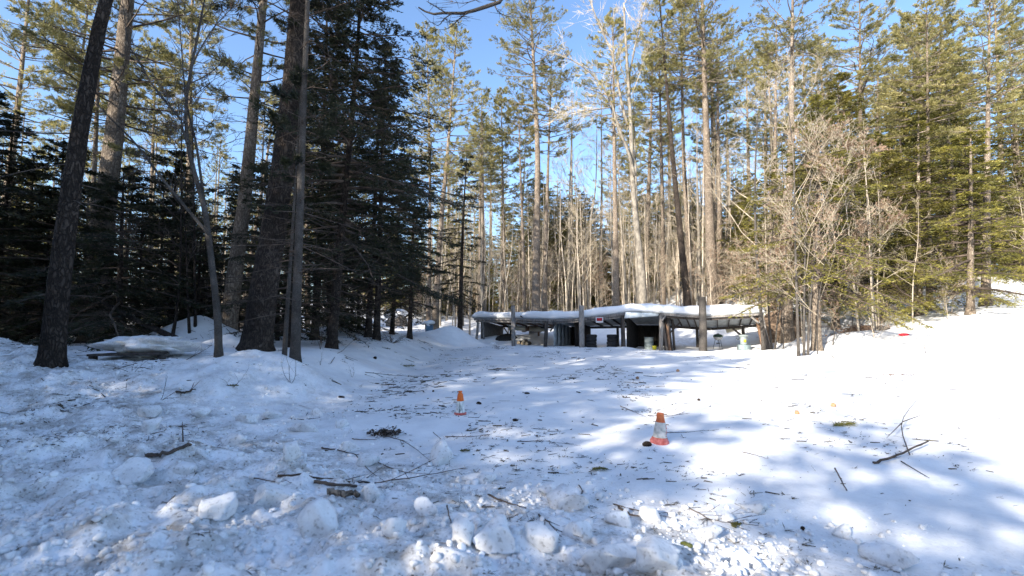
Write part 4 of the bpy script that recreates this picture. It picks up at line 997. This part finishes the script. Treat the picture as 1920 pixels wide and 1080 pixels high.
lump(663, 614, 38, .8, .6, .55, M['blue'], 'low blue tarpaulin bundle among the trees', 'tarpaulin', 'tarpaulin', 9, 3, .1)
lump(663, 614, 38.2, .95, .7, .35, M['snow_clean'], 'snow lying on the blue bundle', 'snow_mound', 'snow', 10, 3, .5)
# blue box with a snow hat, left of the snow dome
p = P(805, 628, 33.5); p[2] = gz(p)
bx = empty('beehive_box', p, 'small blue box with an overhanging lid left of the snow dome', 'box')
b = MB(); b.box((0, 0, .25), (.5, .5, .62), None, .01); b.build('body', M['blue'], bx)
b = MB(); b.box((0, 0, .58), (.7, .66, .04), None, .01); b.build('lid', M['wood_dark'], bx)
o = lump(805, 628, 33.5, .42, .4, .24, M['snow_clean'], 'pointed heap of snow on the blue box lid', 'snow_mound', 'snow', 11, 3, .66)
# right slope odds and ends
lump(1694, 596, 22, .24, .16, .07, M['red'], 'bright red tray half buried on the right slope', 'red_tray', 'tray', 12, 3, .05)
lump(1655, 590, 24, .38, .25, .16, M['wood_dark'], 'black stump lying on the snow left of the red tray', 'dark_stump', 'stump', 13, 3, .08)
def leafheap(px, py, d, rx, ry, rzz, n, m, label, nm, cat, L=.14, kind=None):
    rs = np.random.RandomState(int(px)); p = P(px, py, d); p[2] = hz(p[0], p[1]); b = MB()
    q = rs.randn(n, 3)*np.array([rx, ry, 0])*.45; q[:, 2] = np.array([hz(p[0]+a, p[1]+c) for a, c in q[:, :2]])-p[2]+rzz*rs.rand(n)*np.exp(-(q[:, 0]/rx)**2*2)
    d_ = nrm(rs.randn(n, 3)*[1, 1, .4]); sd = nrm(np.cross(d_, rs.randn(n, 3)+[0, 0, 1.5])); b.leaves(q, d_, sd, L*(.6+.8*rs.rand(n)), L*.6)
    o = b.build(nm, m); o.location = tuple(p); tag(o, label, cat, kind=kind); return o
leafheap(1603, 594, 25.5, 1.3, .8, .35, 900, M['dry_leaves'], 'heap of tan dead leaves and boughs on the snow at right', 'leaf_heap', 'leaves')
leafheap(1680, 672, 14.5, .9, .3, .03, 70, M['dry_leaves'], 'thin drift of fallen tan leaves below the right snow mound', 'leaf_drift', 'leaves', .06)
leafheap(722, 797, 6.9, .3, .14, .07, 160, M['twig_dark'], 'clump of dead brown leaves beyond the ploughed snow', 'leaf_clump', 'leaves', .07)
lump(1285, 1000, 3.36, .05, .04, .025, M['moss'], 'moss covered clod at the edge of the ploughed snow', 'moss_clod', 'clod', 15, 3, .005)
# low platform under snow at far left
p = G(270, 672); pl = empty('snowed_platform', p, 'low wooden platform with dark gap beneath, buried under snow at far left', 'platform')
b = MB()
for k in range(4): b.beam((-.85+.1*k, -.4+k*.27, .09), (.72-.13*k, -.4+k*.27, .12), .24, .05)
b.build('boards', M['wood_dark'], pl)
for sx in (-.8, .7):
    b = MB(); b.beam((sx, -.4, -.2), (sx, -.4, .08), .12, .12); b.build('leg', M['wood_dark'], pl)
o = lump(270, 672, p[1], 1.05, .7, .24, M['snow'], 'rounded snow lying on the low platform at far left', 'snow_mound', 'snow', 16, 4, 0, .22); o.location = (p[0], p[1]+.15, p[2]+.26); o.rotation_euler = (0, 0, 0)
# leaning and fallen logs
b = MB(); A_ = P(185, 562, 14.6); B_ = P(330, 648, 14.0); B_[2] = gz(B_)+.02
b.tube(smooth_path([B_, (A_+B_)/2+[0, 0, -.06], A_], 12), np.linspace(.09, .05, 12), 10, wob=.08); o = b.build('leaning_log', M['bark_dark'], smooth=True); tag(o, 'dark fallen log slanting down onto the snow at far left', 'log')
b = MB(); A_ = P(1425, 597, 25.0); B_ = P(1441, 652, 24.8); B_[2] = gz(B_)-.05
b.tube(smooth_path([B_, (A_+B_)/2+[.05, 0, 0], A_], 10), np.linspace(.11, .06, 10), 8, wob=.1); o = b.build('leaning_log', M['wood_dark'], smooth=True); tag(o, 'dark broken log propped behind the right end post of the shed', 'log')

# ================================================================ CLEARING: cones, sticks, pine cones, chunks
def cone_profile(r0, r1, z0, z1, n=8):
    return [(r0+(r1-r0)*t, z0+(z1-z0)*t) for t in np.linspace(0, 1, n)]
p = G(1237, 831); s_ = p[1]/F
ca = empty('traffic_cone', p, 'weathered traffic cone with whitish sleeve and open top beside the large pine cone', 'traffic cone'); ca.rotation_euler = (.02, .045, .4)
def dent(mb, seed, k=.006):
    mb.V = [v+(np.stack([fbm(v[:, 2]*9+seed, v[:, 0]*14, seed, 2), fbm(v[:, 2]*8, v[:, 1]*13+seed, seed+2, 2), 0*v[:, 0]], -1)*k).astype(np.float32) for v in mb.V]; return mb
b = MB(); b.lathe([(.103, -.02), (.105, .012), (.1, .03), (.092, .06)]+cone_profile(.092, .045, .06, .37)+[(.042, .388), (.034, .388), (.036, .3), (.05, .16)], 40); dent(b, 3).build('body', M['orange_pale'], ca, True)
b = MB(); b.lathe([(.094, .075)]+cone_profile(.0925, .0635, .078, .27, 10)+[(.061, .272)], 40); dent(b, 3).build('sleeve', M['sleeve'], ca, True)
b = MB(); b.lathe([(.1, -.02), (.112, -.02), (.116, .0), (.112, .03), (.101, .045), (.096, .07)], 40); dent(b, 5, .009).build('rim', M['rim_red'], ca, True)
# faded red marks on the sleeve
rs = np.random.RandomState(8); b = MB()
for k in range(9):
    z = .09+.018*k+rs.rand()*.01; a = -1.05+.25*rs.randn()*.6; r = .0945-.031*(z-.078)/.192*1.02+.0022
    pts = [(r*math.cos(a+t*.16), r*math.sin(a+t*.16), z+rs.randn()*.008) for t in range(3)]; b.tube(pts, .0028, 5)
dent(b, 3).build('markings', M['rim_red'], ca)
p = G(863, 777)
cb = empty('traffic_cone', p, 'small orange topped traffic cone with grimy clear sleeve standing farther off', 'traffic cone'); cb.rotation_euler = (0, -.01, 1)
b = MB(); b.lathe([(.092, .03)]+cone_profile(.085, .056, .035, .235, 8)+[(.055, .24)], 36); dent(b, 6).build('sleeve', M['sleeve2'], cb, True)
b = MB(); b.lathe([(.052, .225), (.062, .228), (.058, .26), (.045, .34), (.032, .36), (.026, .368), (.032, .376), (.034, .392), (.026, .395), (.02, .37), (0, .36)], 36); dent(b, 6, .003).build('top', M['orange'], cb, True)
b = MB(); b.lathe([(.1, -.015), (.106, .0), (.104, .028), (.09, .036), (.08, .036)], 36); b.build('rim', M['rim_red'], cb, True)

def pine_cone(px, py, r, ln, m, label, yaw, dense=90):
    b = MB(); V, T = ICO[2]; b.add(V*np.array([ln*.46, r*.6, r*.6]), None, T)
    rs = np.random.RandomState(int(px)); n = dense; t = (np.arange(n)+.5)/n; ph = np.arange(n)*2.39996
    x = (t-.5)*ln*.95; rr = r*np.sqrt(np.maximum(.02, 1-(2*t-1)**2*.9))*(.75+.25*(1-t)); o_ = np.stack([0*t, np.cos(ph), np.sin(ph)], -1)
    p0 = np.stack([x, 0*x, 0*x], -1)+o_*rr[:, None]*.4; d = nrm(o_+np.array([.45, 0, 0])); sd = nrm(np.cross(d, [1., 0, 0]))
    b.leaves(p0, d, sd, rr*.95, r*.62)
    o = b.build('pine_cone', m); g = G(px, py); o.location = (g[0], g[1], g[2]+r*.55); o.rotation_euler = (0, .1, yaw); tag(o, label, 'pine cone', 'pine cones lying in the clearing')
for a in [(1213, 837, .04, .15, M['cone_dark'], 'large dark pine cone at the foot of the whitish traffic cone', .5), (966, 790, .03, .10, M['cone_dark'], 'dark round pine cone between the two traffic cones', .2),
          (898, 758, .032, .11, M['cone_dark'], 'dark pine cone just right of the far orange cone', -.6), (1494, 777, .042, .07, M['cone_tan'], 'reddish tan pine cone on the bright sunny snow, left of the other', .3),
          (1563, 763, .045, .1, M['cone_tan'], 'pale tan pine cone on the bright sunny snow, right one', 1.5), (1271, 697, .05, .09, M['cone_tan'], 'tan pine cone on the shaded strip before the shed', 1.1),
          (1195, 711, .045, .08, M['cone_tan'], 'small tan pine cone at the left end of the narrow sun streak', .4), (640, 747, .03, .14, M['cone_dark'], 'dark pine cone left of the far orange cone, near the snow bank', .1),
          (988, 739, .03, .13, M['cone_dark'], 'flattened dark cone beyond and right of the far traffic cone', .2), (1505, 996, .018, .03, M['cone_dark'], 'tiny dark cone in the dirty snow at lower right', .5),
          (812, 735, .025, .05, M['cone_dark'], 'small dark cone among twigs left of the far traffic cone', .9), (703, 673, .06, .12, M['cone_dark'], 'dark cone at the foot of the left snow bank', .4),
          (1310, 752, .03, .06, M['cone_dark'], 'small dark cone at the edge of the big sunny patch', .4)]: pine_cone(*a)

def on_ground(pts, lift):
    W = []
    for a in pts: g = G(a[0], a[1]); g[2] += lift+(a[2] if len(a) > 2 else 0); W.append(g)
    return W
def fallen(pts, r, label, side=5, slen=.25, m='twig_dark', extra=(), name='fallen_stick', cat='stick', seed=None, tap=.75):
    rs = np.random.RandomState(seed or int(pts[0][0]+pts[0][1])); W = on_ground(pts, r*.9+.004); n = max(6, len(W)*4); S = smooth_path(W, n); 
    S[1:-1] += rs.randn(n-2, 3)*r*.4; S[:, 2] = np.maximum(S[:, 2], H(S[:, 0], S[:, 1])+r*.3)
    b = MB(); b.tube(S, r*(1-tap*np.linspace(0, 1, n)), 7, wob=.25, seed=n)
    for e in extra:
        Wb = on_ground(e, r*.5+.01); Sb = smooth_path(Wb, 8); b.tube(Sb, r*.55*(1-.7*np.linspace(0, 1, 8)), 5)
    A = []; B = []
    for k in range(side):
        u = rs.randint(n//4, n-1); q = S[u]; t = nrm(S[u]-S[u-1]); e = q+(t+rs.randn(3)*np.array([.6, .6, .25]))*slen*(.4+.6*rs.rand()); e[2] = max(e[2], hz(e[0], e[1])+.005); A.append(q); B.append(e)
        e2 = e+(e-q)*.5+rs.randn(3)*slen*.15; A.append(q*.4+e*.6); B.append(e2)
    if A: b.sticks(A, B, max(.002, r*.35), .0015, 4)
    o0 = np.array(W[0]); b.V = [v-o0.astype(np.float32) for v in b.V]
    o = b.build(name, M[m]); o.location = tuple(o0); tag(o, label, cat, 'sticks fallen in the clearing'); return o
fallen([(850-575, 862), (310, 856), (357, 840)], .022, 'thick dark bark covered stick in the left foreground', 2, .1, tap=.3, extra=[[(343, 846), (341, 812, .12)]])
fallen([(520, 897), (600, 903), (690, 908), (770, 900), (843, 885)], .011, 'longest stick lying across the ploughed snow in the middle', 8, .3, extra=[[(705, 868), (750, 888), (803, 893)], [(668, 858), (690, 885), (720, 905)]])
fallen([(473, 900), (510, 904), (547, 908)], .006, 'thin straight stick left of the longest one', 3, .1)
fallen([(590, 909), (630, 913), (668, 918)], .016, 'short stout stick just below the longest one', 1, .1, tap=.3)
fallen([(617, 930), (645, 932), (670, 936)], .026, 'broken brown piece of wood among the snow chunks', 0, .1, m='bark_pine', tap=.2)
fallen([(718, 818), (762, 836, .03), (806, 866)], .007, 'arched twig beyond the longest stick', 3, .15)
fallen([(812, 819, .05), (836, 845, .05), (843, 876)], .005, 'curved twig standing up beside a white snow chunk', 1, .1)
fallen([(603, 842), (640, 848), (680, 855)], .010, 'dark stick behind the ploughed chunks, left of centre', 3, .12)
fallen([(660, 824), (690, 826), (712, 824)], .007, 'short twig above the arched one', 2, .1)
fallen([(835, 820), (880, 820), (918, 817)], .006, 'thin horizontal twig below the far traffic cone', 6, .12)
fallen([(1163, 763), (1190, 774), (1213, 784)], .007, 'slanting twig left behind the nearer traffic cone', 3, .15)
fallen([(1215, 780), (1250, 781), (1282, 777)], .006, 'forked twig lying just behind the nearer traffic cone', 8, .2)
fallen([(1250, 812), (1290, 812), (1330, 808)], .005, 'thin twig right of the nearer traffic cone', 4, .15)
fallen([(1638, 871), (1690, 860, .03), (1741, 838, .05)], .014, 'thick forked branch lying at the right edge', 3, .12, tap=.4, extra=[[(1706, 856), (1692, 808, .12), (1726, 768, .2)], [(1692, 808, .1), (1663, 832, .05)], [(1694, 806, .1), (1745, 788, .12)], [(1690, 868), (1743, 900)]])
fallen([(1566, 886, .03), (1588, 922)], .008, 'short straight stick below the forked branch', 1, .05, tap=.4)
fallen([(1285, 950), (1330, 976), (1378, 984)], .006, 'tangled twigs at the edge of the dirty snow on the right', 12, .22)
fallen([(1150, 948), (1200, 962), (1280, 980)], .006, 'thin wavy stick in the dirty snow behind the round chunk', 4, .15)
fallen([(1160, 955), (1185, 968), (1225, 980)], .010, 'dark stick poking between the white chunks', 3, .1)
fallen([(915, 930), (950, 945), (987, 955)], .009, 'slanting stick left of the big round snow chunk', 2, .08)
fallen([(1010, 968), (1030, 985), (1053, 1010)], .007, 'hooked twig below the big round snow chunk', 4, .1)
fallen([(1085, 912), (1092, 925), (1083, 933)], .006, 'tiny hooked twig above the round snow chunk', 1, .05)
fallen([(838, 960, .03), (845, 985), (852, 998)], .006, 'short curved twig in the dirty foreground snow', 1, .06)
fallen([(1392, 849), (1420, 856), (1441, 862)], .005, 'thin stick lying in the shade of the wide sunny patch', 1, .08)
fallen([(1380, 690), (1398, 692), (1411, 698)], .012, 'curved stick near the far end of the sunny streak', 1, .08)
fallen([(970, 829), (1000, 829), (1030, 830), (1050, 838)], .006, 'wavy twig right of the far traffic cone', 4, .12)
fallen([(720, 733), (745, 727), (780, 740)], .008, 'crossed twigs left of the far traffic cone', 4, .2)
fallen([(330, 738), (345, 740), (360, 735)], .020, 'stubby dark root on the left slope', 4, .15, tap=.2)
fallen([(685, 700), (730, 705), (793, 707)], .010, 'long dark bough at the foot of the left bank', 10, .25)
fallen([(1640, 793), (1655, 795)], .004, 'tiny twig above the forked branch', 1, .05)
fallen([(620, 682), (660, 655, .25), (690, 640, .5)], .008, 'long slanting twig stuck in the left bank', 3, .2)

def bush(px, py, n, hgt, spread, label, seed, r=.006, m='twig_dark', name='twiggy_shoot', cat='shrub', lv=2, leaf=0):
    rs = np.random.RandomState(seed); g = G(px, py); b = MB(); A = []; B = []; RA = []
    for k in range(n):
        q = np.zeros(3); d = nrm(rs.randn(3)*[spread, spread*.6, 0]+[0, 0, 1.]); L = hgt*(.6+.6*rs.rand()); r0 = r
        for s in range(6):
            e = q+d*L/6; A.append(q); B.append(e); RA.append(r0); r0 *= .82; d = nrm(d+rs.randn(3)*.16)
            if s > 0:
                for j in range(lv):
                    f = e+nrm(d+rs.randn(3)*.7)*L*.22*(.4+rs.rand()); A.append(e); B.append(f); RA.append(r0*.6)
                    f2 = f+(f-e)*.6+rs.randn(3)*L*.05; A.append(f); B.append(f2); RA.append(r0*.4)
            q = e
    RA = np.array(RA); b.sticks(A, B, RA, RA*.75, 4); o = b.build(name, M[m]); o.location = (g[0], g[1], g[2]-.03); tag(o, label, cat, 'small shoots and brush in the snow'); return o
bush(545, 718, 3, .75, .55, 'bare shoot sprouting before the flaky barked trunk', 1, .007, lv=1)
bush(660, 738-30, 2, .4, .8, 'low twig tuft on the left bank', 2, lv=1)
bush(435, 726, 2, .42, .7, 'small dark shoot on the snow below the crooked maple', 3, lv=1)
bush(600, 800-115, 2, .35, .8, 'thin twigs behind the bare shoot on the left', 5, lv=1)
bush(600, 655, 4, .9, .8, 'evergreen seedling with drooping twigs on the bank', 6, lv=3, name='seedling')
bush(300, 750, 3, .4, 1.2, 'spreading twigs on the left slope', 7, lv=1)
bush(250, 700, 3, .5, 1.0, 'twigs poking up below the snowed platform', 8, lv=1)
bush(735, 643, 16, .8, 2.6, 'long low heap of brush left of the snow dome', 9, .012, lv=2, name='brush_pile', cat='brush')
bush(938, 655, 10, .5, 2.4, 'small heap of brush before the left bay of the shed', 10, .010, lv=2, name='brush_pile', cat='brush')
bush(345, 715-40, 5, .7, 1.4, 'bare low bush before the snowed platform', 11, lv=2)
bush(1640, 625, 10, 1.6, 1.3, 'bare low bush on the right slope under the red tray', 12, .008, lv=2)
bush(1590, 628, 9, 1.3, 1.4, 'bare bush left of the right slope', 13, .008, lv=2)
bush(1550, 645, 6, 1.1, 1.2, 'bare shoots beside the thick hemlock trunk', 14, .008, lv=2)
bush(1735, 665, 8, .7, 1.5, 'tangled twigs at the foot of the right slope', 15, .006, lv=2)
bush(1683, 590, 5, .5, 1.6, 'black evergreen twigs just above the red tray', 16, .015, lv=2)
bush(1131, 690, 3, .3, .8, 'tiny upright twig tuft in the shade before the shed', 17, lv=1)
bush(700, 640, 5, .7, 1.8, 'sprawling twigs beyond the left bank', 18, .01, lv=2)
def sprig(px, py, L, yaw, label):
    rs = np.random.RandomState(px); g = G(px, py); b = MB(); t = np.linspace(0, 1, 40)[:, None]; pos = np.hstack([t*L, .02*np.sin(t*4), .01+0*t])-[L/2, 0, 0]
    b.tube(pos[::5], .003, 5); needle_fan(b, pos, np.tile([.8, 0, .1], (40, 1)), rs, 9, L*.28, .006, .6, True)
    o = b.build('evergreen_sprig', M['hemlock_needles']); o.location = (g[0], g[1], g[2]+.01); o.rotation_euler = (0, 0, yaw); tag(o, label, 'sprig', 'evergreen sprigs on the snow')
sprig(1580, 799, .38, .35, 'green evergreen sprig on bright snow under the tan pine cones'); sprig(1122, 884, .14, .2, 'small green sprig left of the nearer traffic cone, at the dirty edge')
sprig(870, 848, .1, .2, 'tiny sprig below the far traffic cone'); sprig(1380, 982+8, .09, 1, 'tiny sprig in the dirty snow at right'); sprig(435, 727, .16, .2, 'green sprig at the foot of the small dark shoot'); sprig(760, 688, .5, .1, 'dark evergreen bough lying left of centre')

def chunk_arr(rs, n=2, cuts=8):
    V, T = ICO[n]; V = V.copy()
    for _ in range(cuts):
        nn = nrm(rs.randn(3)); h = .42+.36*rs.rand(); V = V-np.outer(np.maximum(0, V@nn-h), nn)*.97
    s = rs.randint(99); V = V*(1+.09*fbm(V[:, 0]*1.8+s, V[:, 1]*1.8+V[:, 2]*2.1, s, 3)+(.05*fbm(V[:, 0]*7+s, V[:, 1]*7+V[:, 2]*6, s, 3) if n > 2 else 0))[:, None]
    return V, T
CH = [(1060, 958, 60, 56, 'big rounded snow chunk, brightest in the right foreground'), (932, 1030, 60, 50, 'large square snow chunk at the bottom centre'), (873, 1020, 32, 52, 'upright pointed snow chunk left of the square one'),
      (1163, 985, 36, 30, 'round white chunk beside the dark stick'), (1150, 1066, 66, 46, 'blocky snow chunk at the bottom edge right of the square one'), (1232, 1068, 74, 52, 'wide snow chunk at the bottom edge below the round white one'), (590, 1005, 46, 56, 'tall angular snow block in the left bottom'),
      (690, 935, 34, 30, 'snow chunk right of the broken brown wood'), (825, 870, 46, 50, 'cracked white chunk touching the curved twig'), (685, 872, 42, 30, 'rounded chunk above the longest stick'),
      (908, 905, 30, 24, 'lone small white chunk in the centre foreground'), (1425, 960, 42, 22, 'flat snow chunk alone on the right'), (1226, 978, 34, 28, 'white chunk right of the dark stick'), (505, 950, 66, 44, 'broad snow slab in the left foreground'),
      (545, 862, 40, 40, 'boxy snow chunk left of the dark stick'), (345, 892, 36, 24, 'snow chunk under the bark covered stick'), (277, 812, 28, 34, 'upright snow chunk near the left edge'), (272, 782, 48, 24, 'wide snow lump at the top of the left slope'),
      (1680, 1066, 62, 40, 'pale snow chunk in the bottom right corner'), (1090, 1012, 50, 40, 'snow chunk right below the big rounded one'), (1010, 1032, 46, 40, 'irregular chunk right of the square one'), (1586, 1008, 32, 20, 'small pale chunk in the lower right dirt'),
      (1030, 930, 40, 20, 'low chunk above the big rounded one'), (375, 782, 26, 24, 'small round chunk on the left slope'), (590, 780, 24, 18, 'round white chunk beyond the left slope'), (640, 800, 26, 18, 'small white chunk at the rear edge of the bank'),
      (430, 838, 40, 26, 'low chunk left of the boxy one'), (560, 850-40, 50, 24, 'wide white chunk in the sun at the bank top'), (235, 900, 60, 36, 'rough lump by the left edge'), (395, 968, 60, 40, 'dirty lump in the lower left'), (735, 1010, 40, 34, 'small lump in the lower centre left'),
      (800, 965, 34, 30, 'grey chunk above the curved twig in the foreground'), (1330, 1012, 40, 24, 'thin slab of snow right of the moss clod'), (1400, 1062, 36, 26, 'bright chunk at the bottom edge on the right'), (655, 845, 30, 22, 'white chunk behind the longest stick'),
      (460, 792, 40, 20, 'sunny chunk in the middle of the left bank'), (505, 786, 30, 20, 'rounded chunk next to the sunny one')]
for k, (px, py, wp, hp, lab) in enumerate(CH):
    rs = np.random.RandomState(500+k); V, T = chunk_arr(rs, 4 if wp > 50 else 3, 15); g = G(px, min(py, 1078)); u = math.hypot(g[1], CAMZ-g[2])/F
    V = V*np.array([wp*.72, (wp+hp)*.36, hp*.70])*u; b = MB(); b.add(V, None, T); o = b.build('snow_chunk', M['snow'], smooth=True)
    o.location = (g[0], g[1]+wp*.2*u, g[2]+hp*.24*u); o.rotation_euler = (rs.randn()*.1, rs.randn()*.1, 0); tag(o, lab, 'snow chunk', 'chunks of ploughed snow')
# crumbs of snow, countless
def crumbs():
    rs = np.random.RandomState(9); n = 9500; px = rs.uniform(-60, 1960, n*3); d = np.exp(rs.uniform(math.log(1.6), math.log(12), n*3)); x = (px-960)/F*d
    bdv = bankdist(x, d); pr = np.clip(.15+.9*ss(-.5, .6, bdv), 0, 1)*(bdv > -.7)+.8*(x < -2)*(bdv > -2.5)*ss(12, 8, d)*ss(-1.6, -3.2, x)
    pr = pr*(.25+.75*ss(-.2, .5, vn(x*1.3, d*1.3, 4))); keep = rs.rand(n*3) < pr; x, d = x[keep][:n], d[keep][:n]; z = H(x, d); b = MB(); arr = [chunk_arr(rs, 1, 5) for _ in range(10)]+[chunk_arr(rs, 2, 6) for _ in range(8)]
    for i in range(len(x)):
        s = .007+.03*rs.rand()**3.5*(1 if d[i] > 2.6 else .7)+(.02 if rs.rand() < .03 else 0); V, T = arr[rs.randint(10) if s < .016 else 10+rs.randint(8)]; a = rs.rand()*6.28; ca_, sa_ = math.cos(a), math.sin(a)
        V = V@np.array([[ca_, -sa_, 0], [sa_, ca_, 0], [0, 0, 1]]).T*np.array([1, 1, .6+.4*rs.rand()])*s; b.add(V+[x[i], d[i], z[i]+s*.2], None, T)
    o = b.build('snow_crumbs', M['snow']); tag(o, 'countless crumbs of broken snow scattered over the ploughed bank', 'snow crumbs', kind='stuff')
crumbs()
def litter():
    rs = np.random.RandomState(12); n = 6500; px = rs.uniform(-100, 2020, n*5); d = np.exp(rs.uniform(math.log(2.2), math.log(30), n*5)); x = (px-960)/F*d
    cl = vn(x*.7, d*.45, 91)+.6*vn(x*2.1, d*1.5, 93); pr = .05+.95*ss(.0, .75, cl); pr *= np.where(x > 1.5+.15*d, .3, 1)*np.where(d < 5, .22, 1); keep = rs.rand(n*5) < pr; x, d = x[keep][:n], d[keep][:n]; z = H(x, d); m = len(x)
    L = (.008+.17*rs.rand(m)**4)*np.clip(d/6, .5, 2.2); a = rs.randn(m)*.5+(rs.rand(m) < .3)*rs.rand(m)*3; dv = np.stack([np.cos(a), np.sin(a), rs.randn(m)*.05], -1)
    A = np.stack([x, d, z+.004], -1); B = A+dv*L[:, None]; B[:, 2] = H(B[:, 0], B[:, 1])+.004+.01*rs.rand(m); r = (.0018+.011*rs.rand(m)**4)*np.clip(d/7, .5, 1.8)
    b = MB(); b.sticks(A, B, r, r*.6, 4)
    kf = rs.rand(m) < .3; qf = A[kf]+np.stack([rs.randn(kf.sum())*.15, rs.randn(kf.sum())*.15, 0*rs.rand(kf.sum())], -1); qf[:, 2] = H(qf[:, 0], qf[:, 1])+.006
    df = nrm(rs.randn(len(qf), 3)*[1, 1, .12]); sf = nrm(np.cross(df, rs.randn(len(qf), 3)*.35+[0, 0, 1.])); b.leaves(qf, df, sf, .008+.03*rs.rand(len(qf))**2*np.clip(d[kf]/5, .6, 2), .006+.018*rs.rand(len(qf))**2*np.clip(d[kf]/5, .6, 2))
    # little needle clusters
    k = rs.rand(m) < .22; q = A[k]+[0, 0, .004]; needle_fan(b, q, dv[k], rs, 6, .06, .006, .9, True)
    o = b.build('forest_litter', M['litter']); tag(o, 'needles, bark crumbs and bits of twig strewn over the snow', 'litter', kind='stuff')
litter()
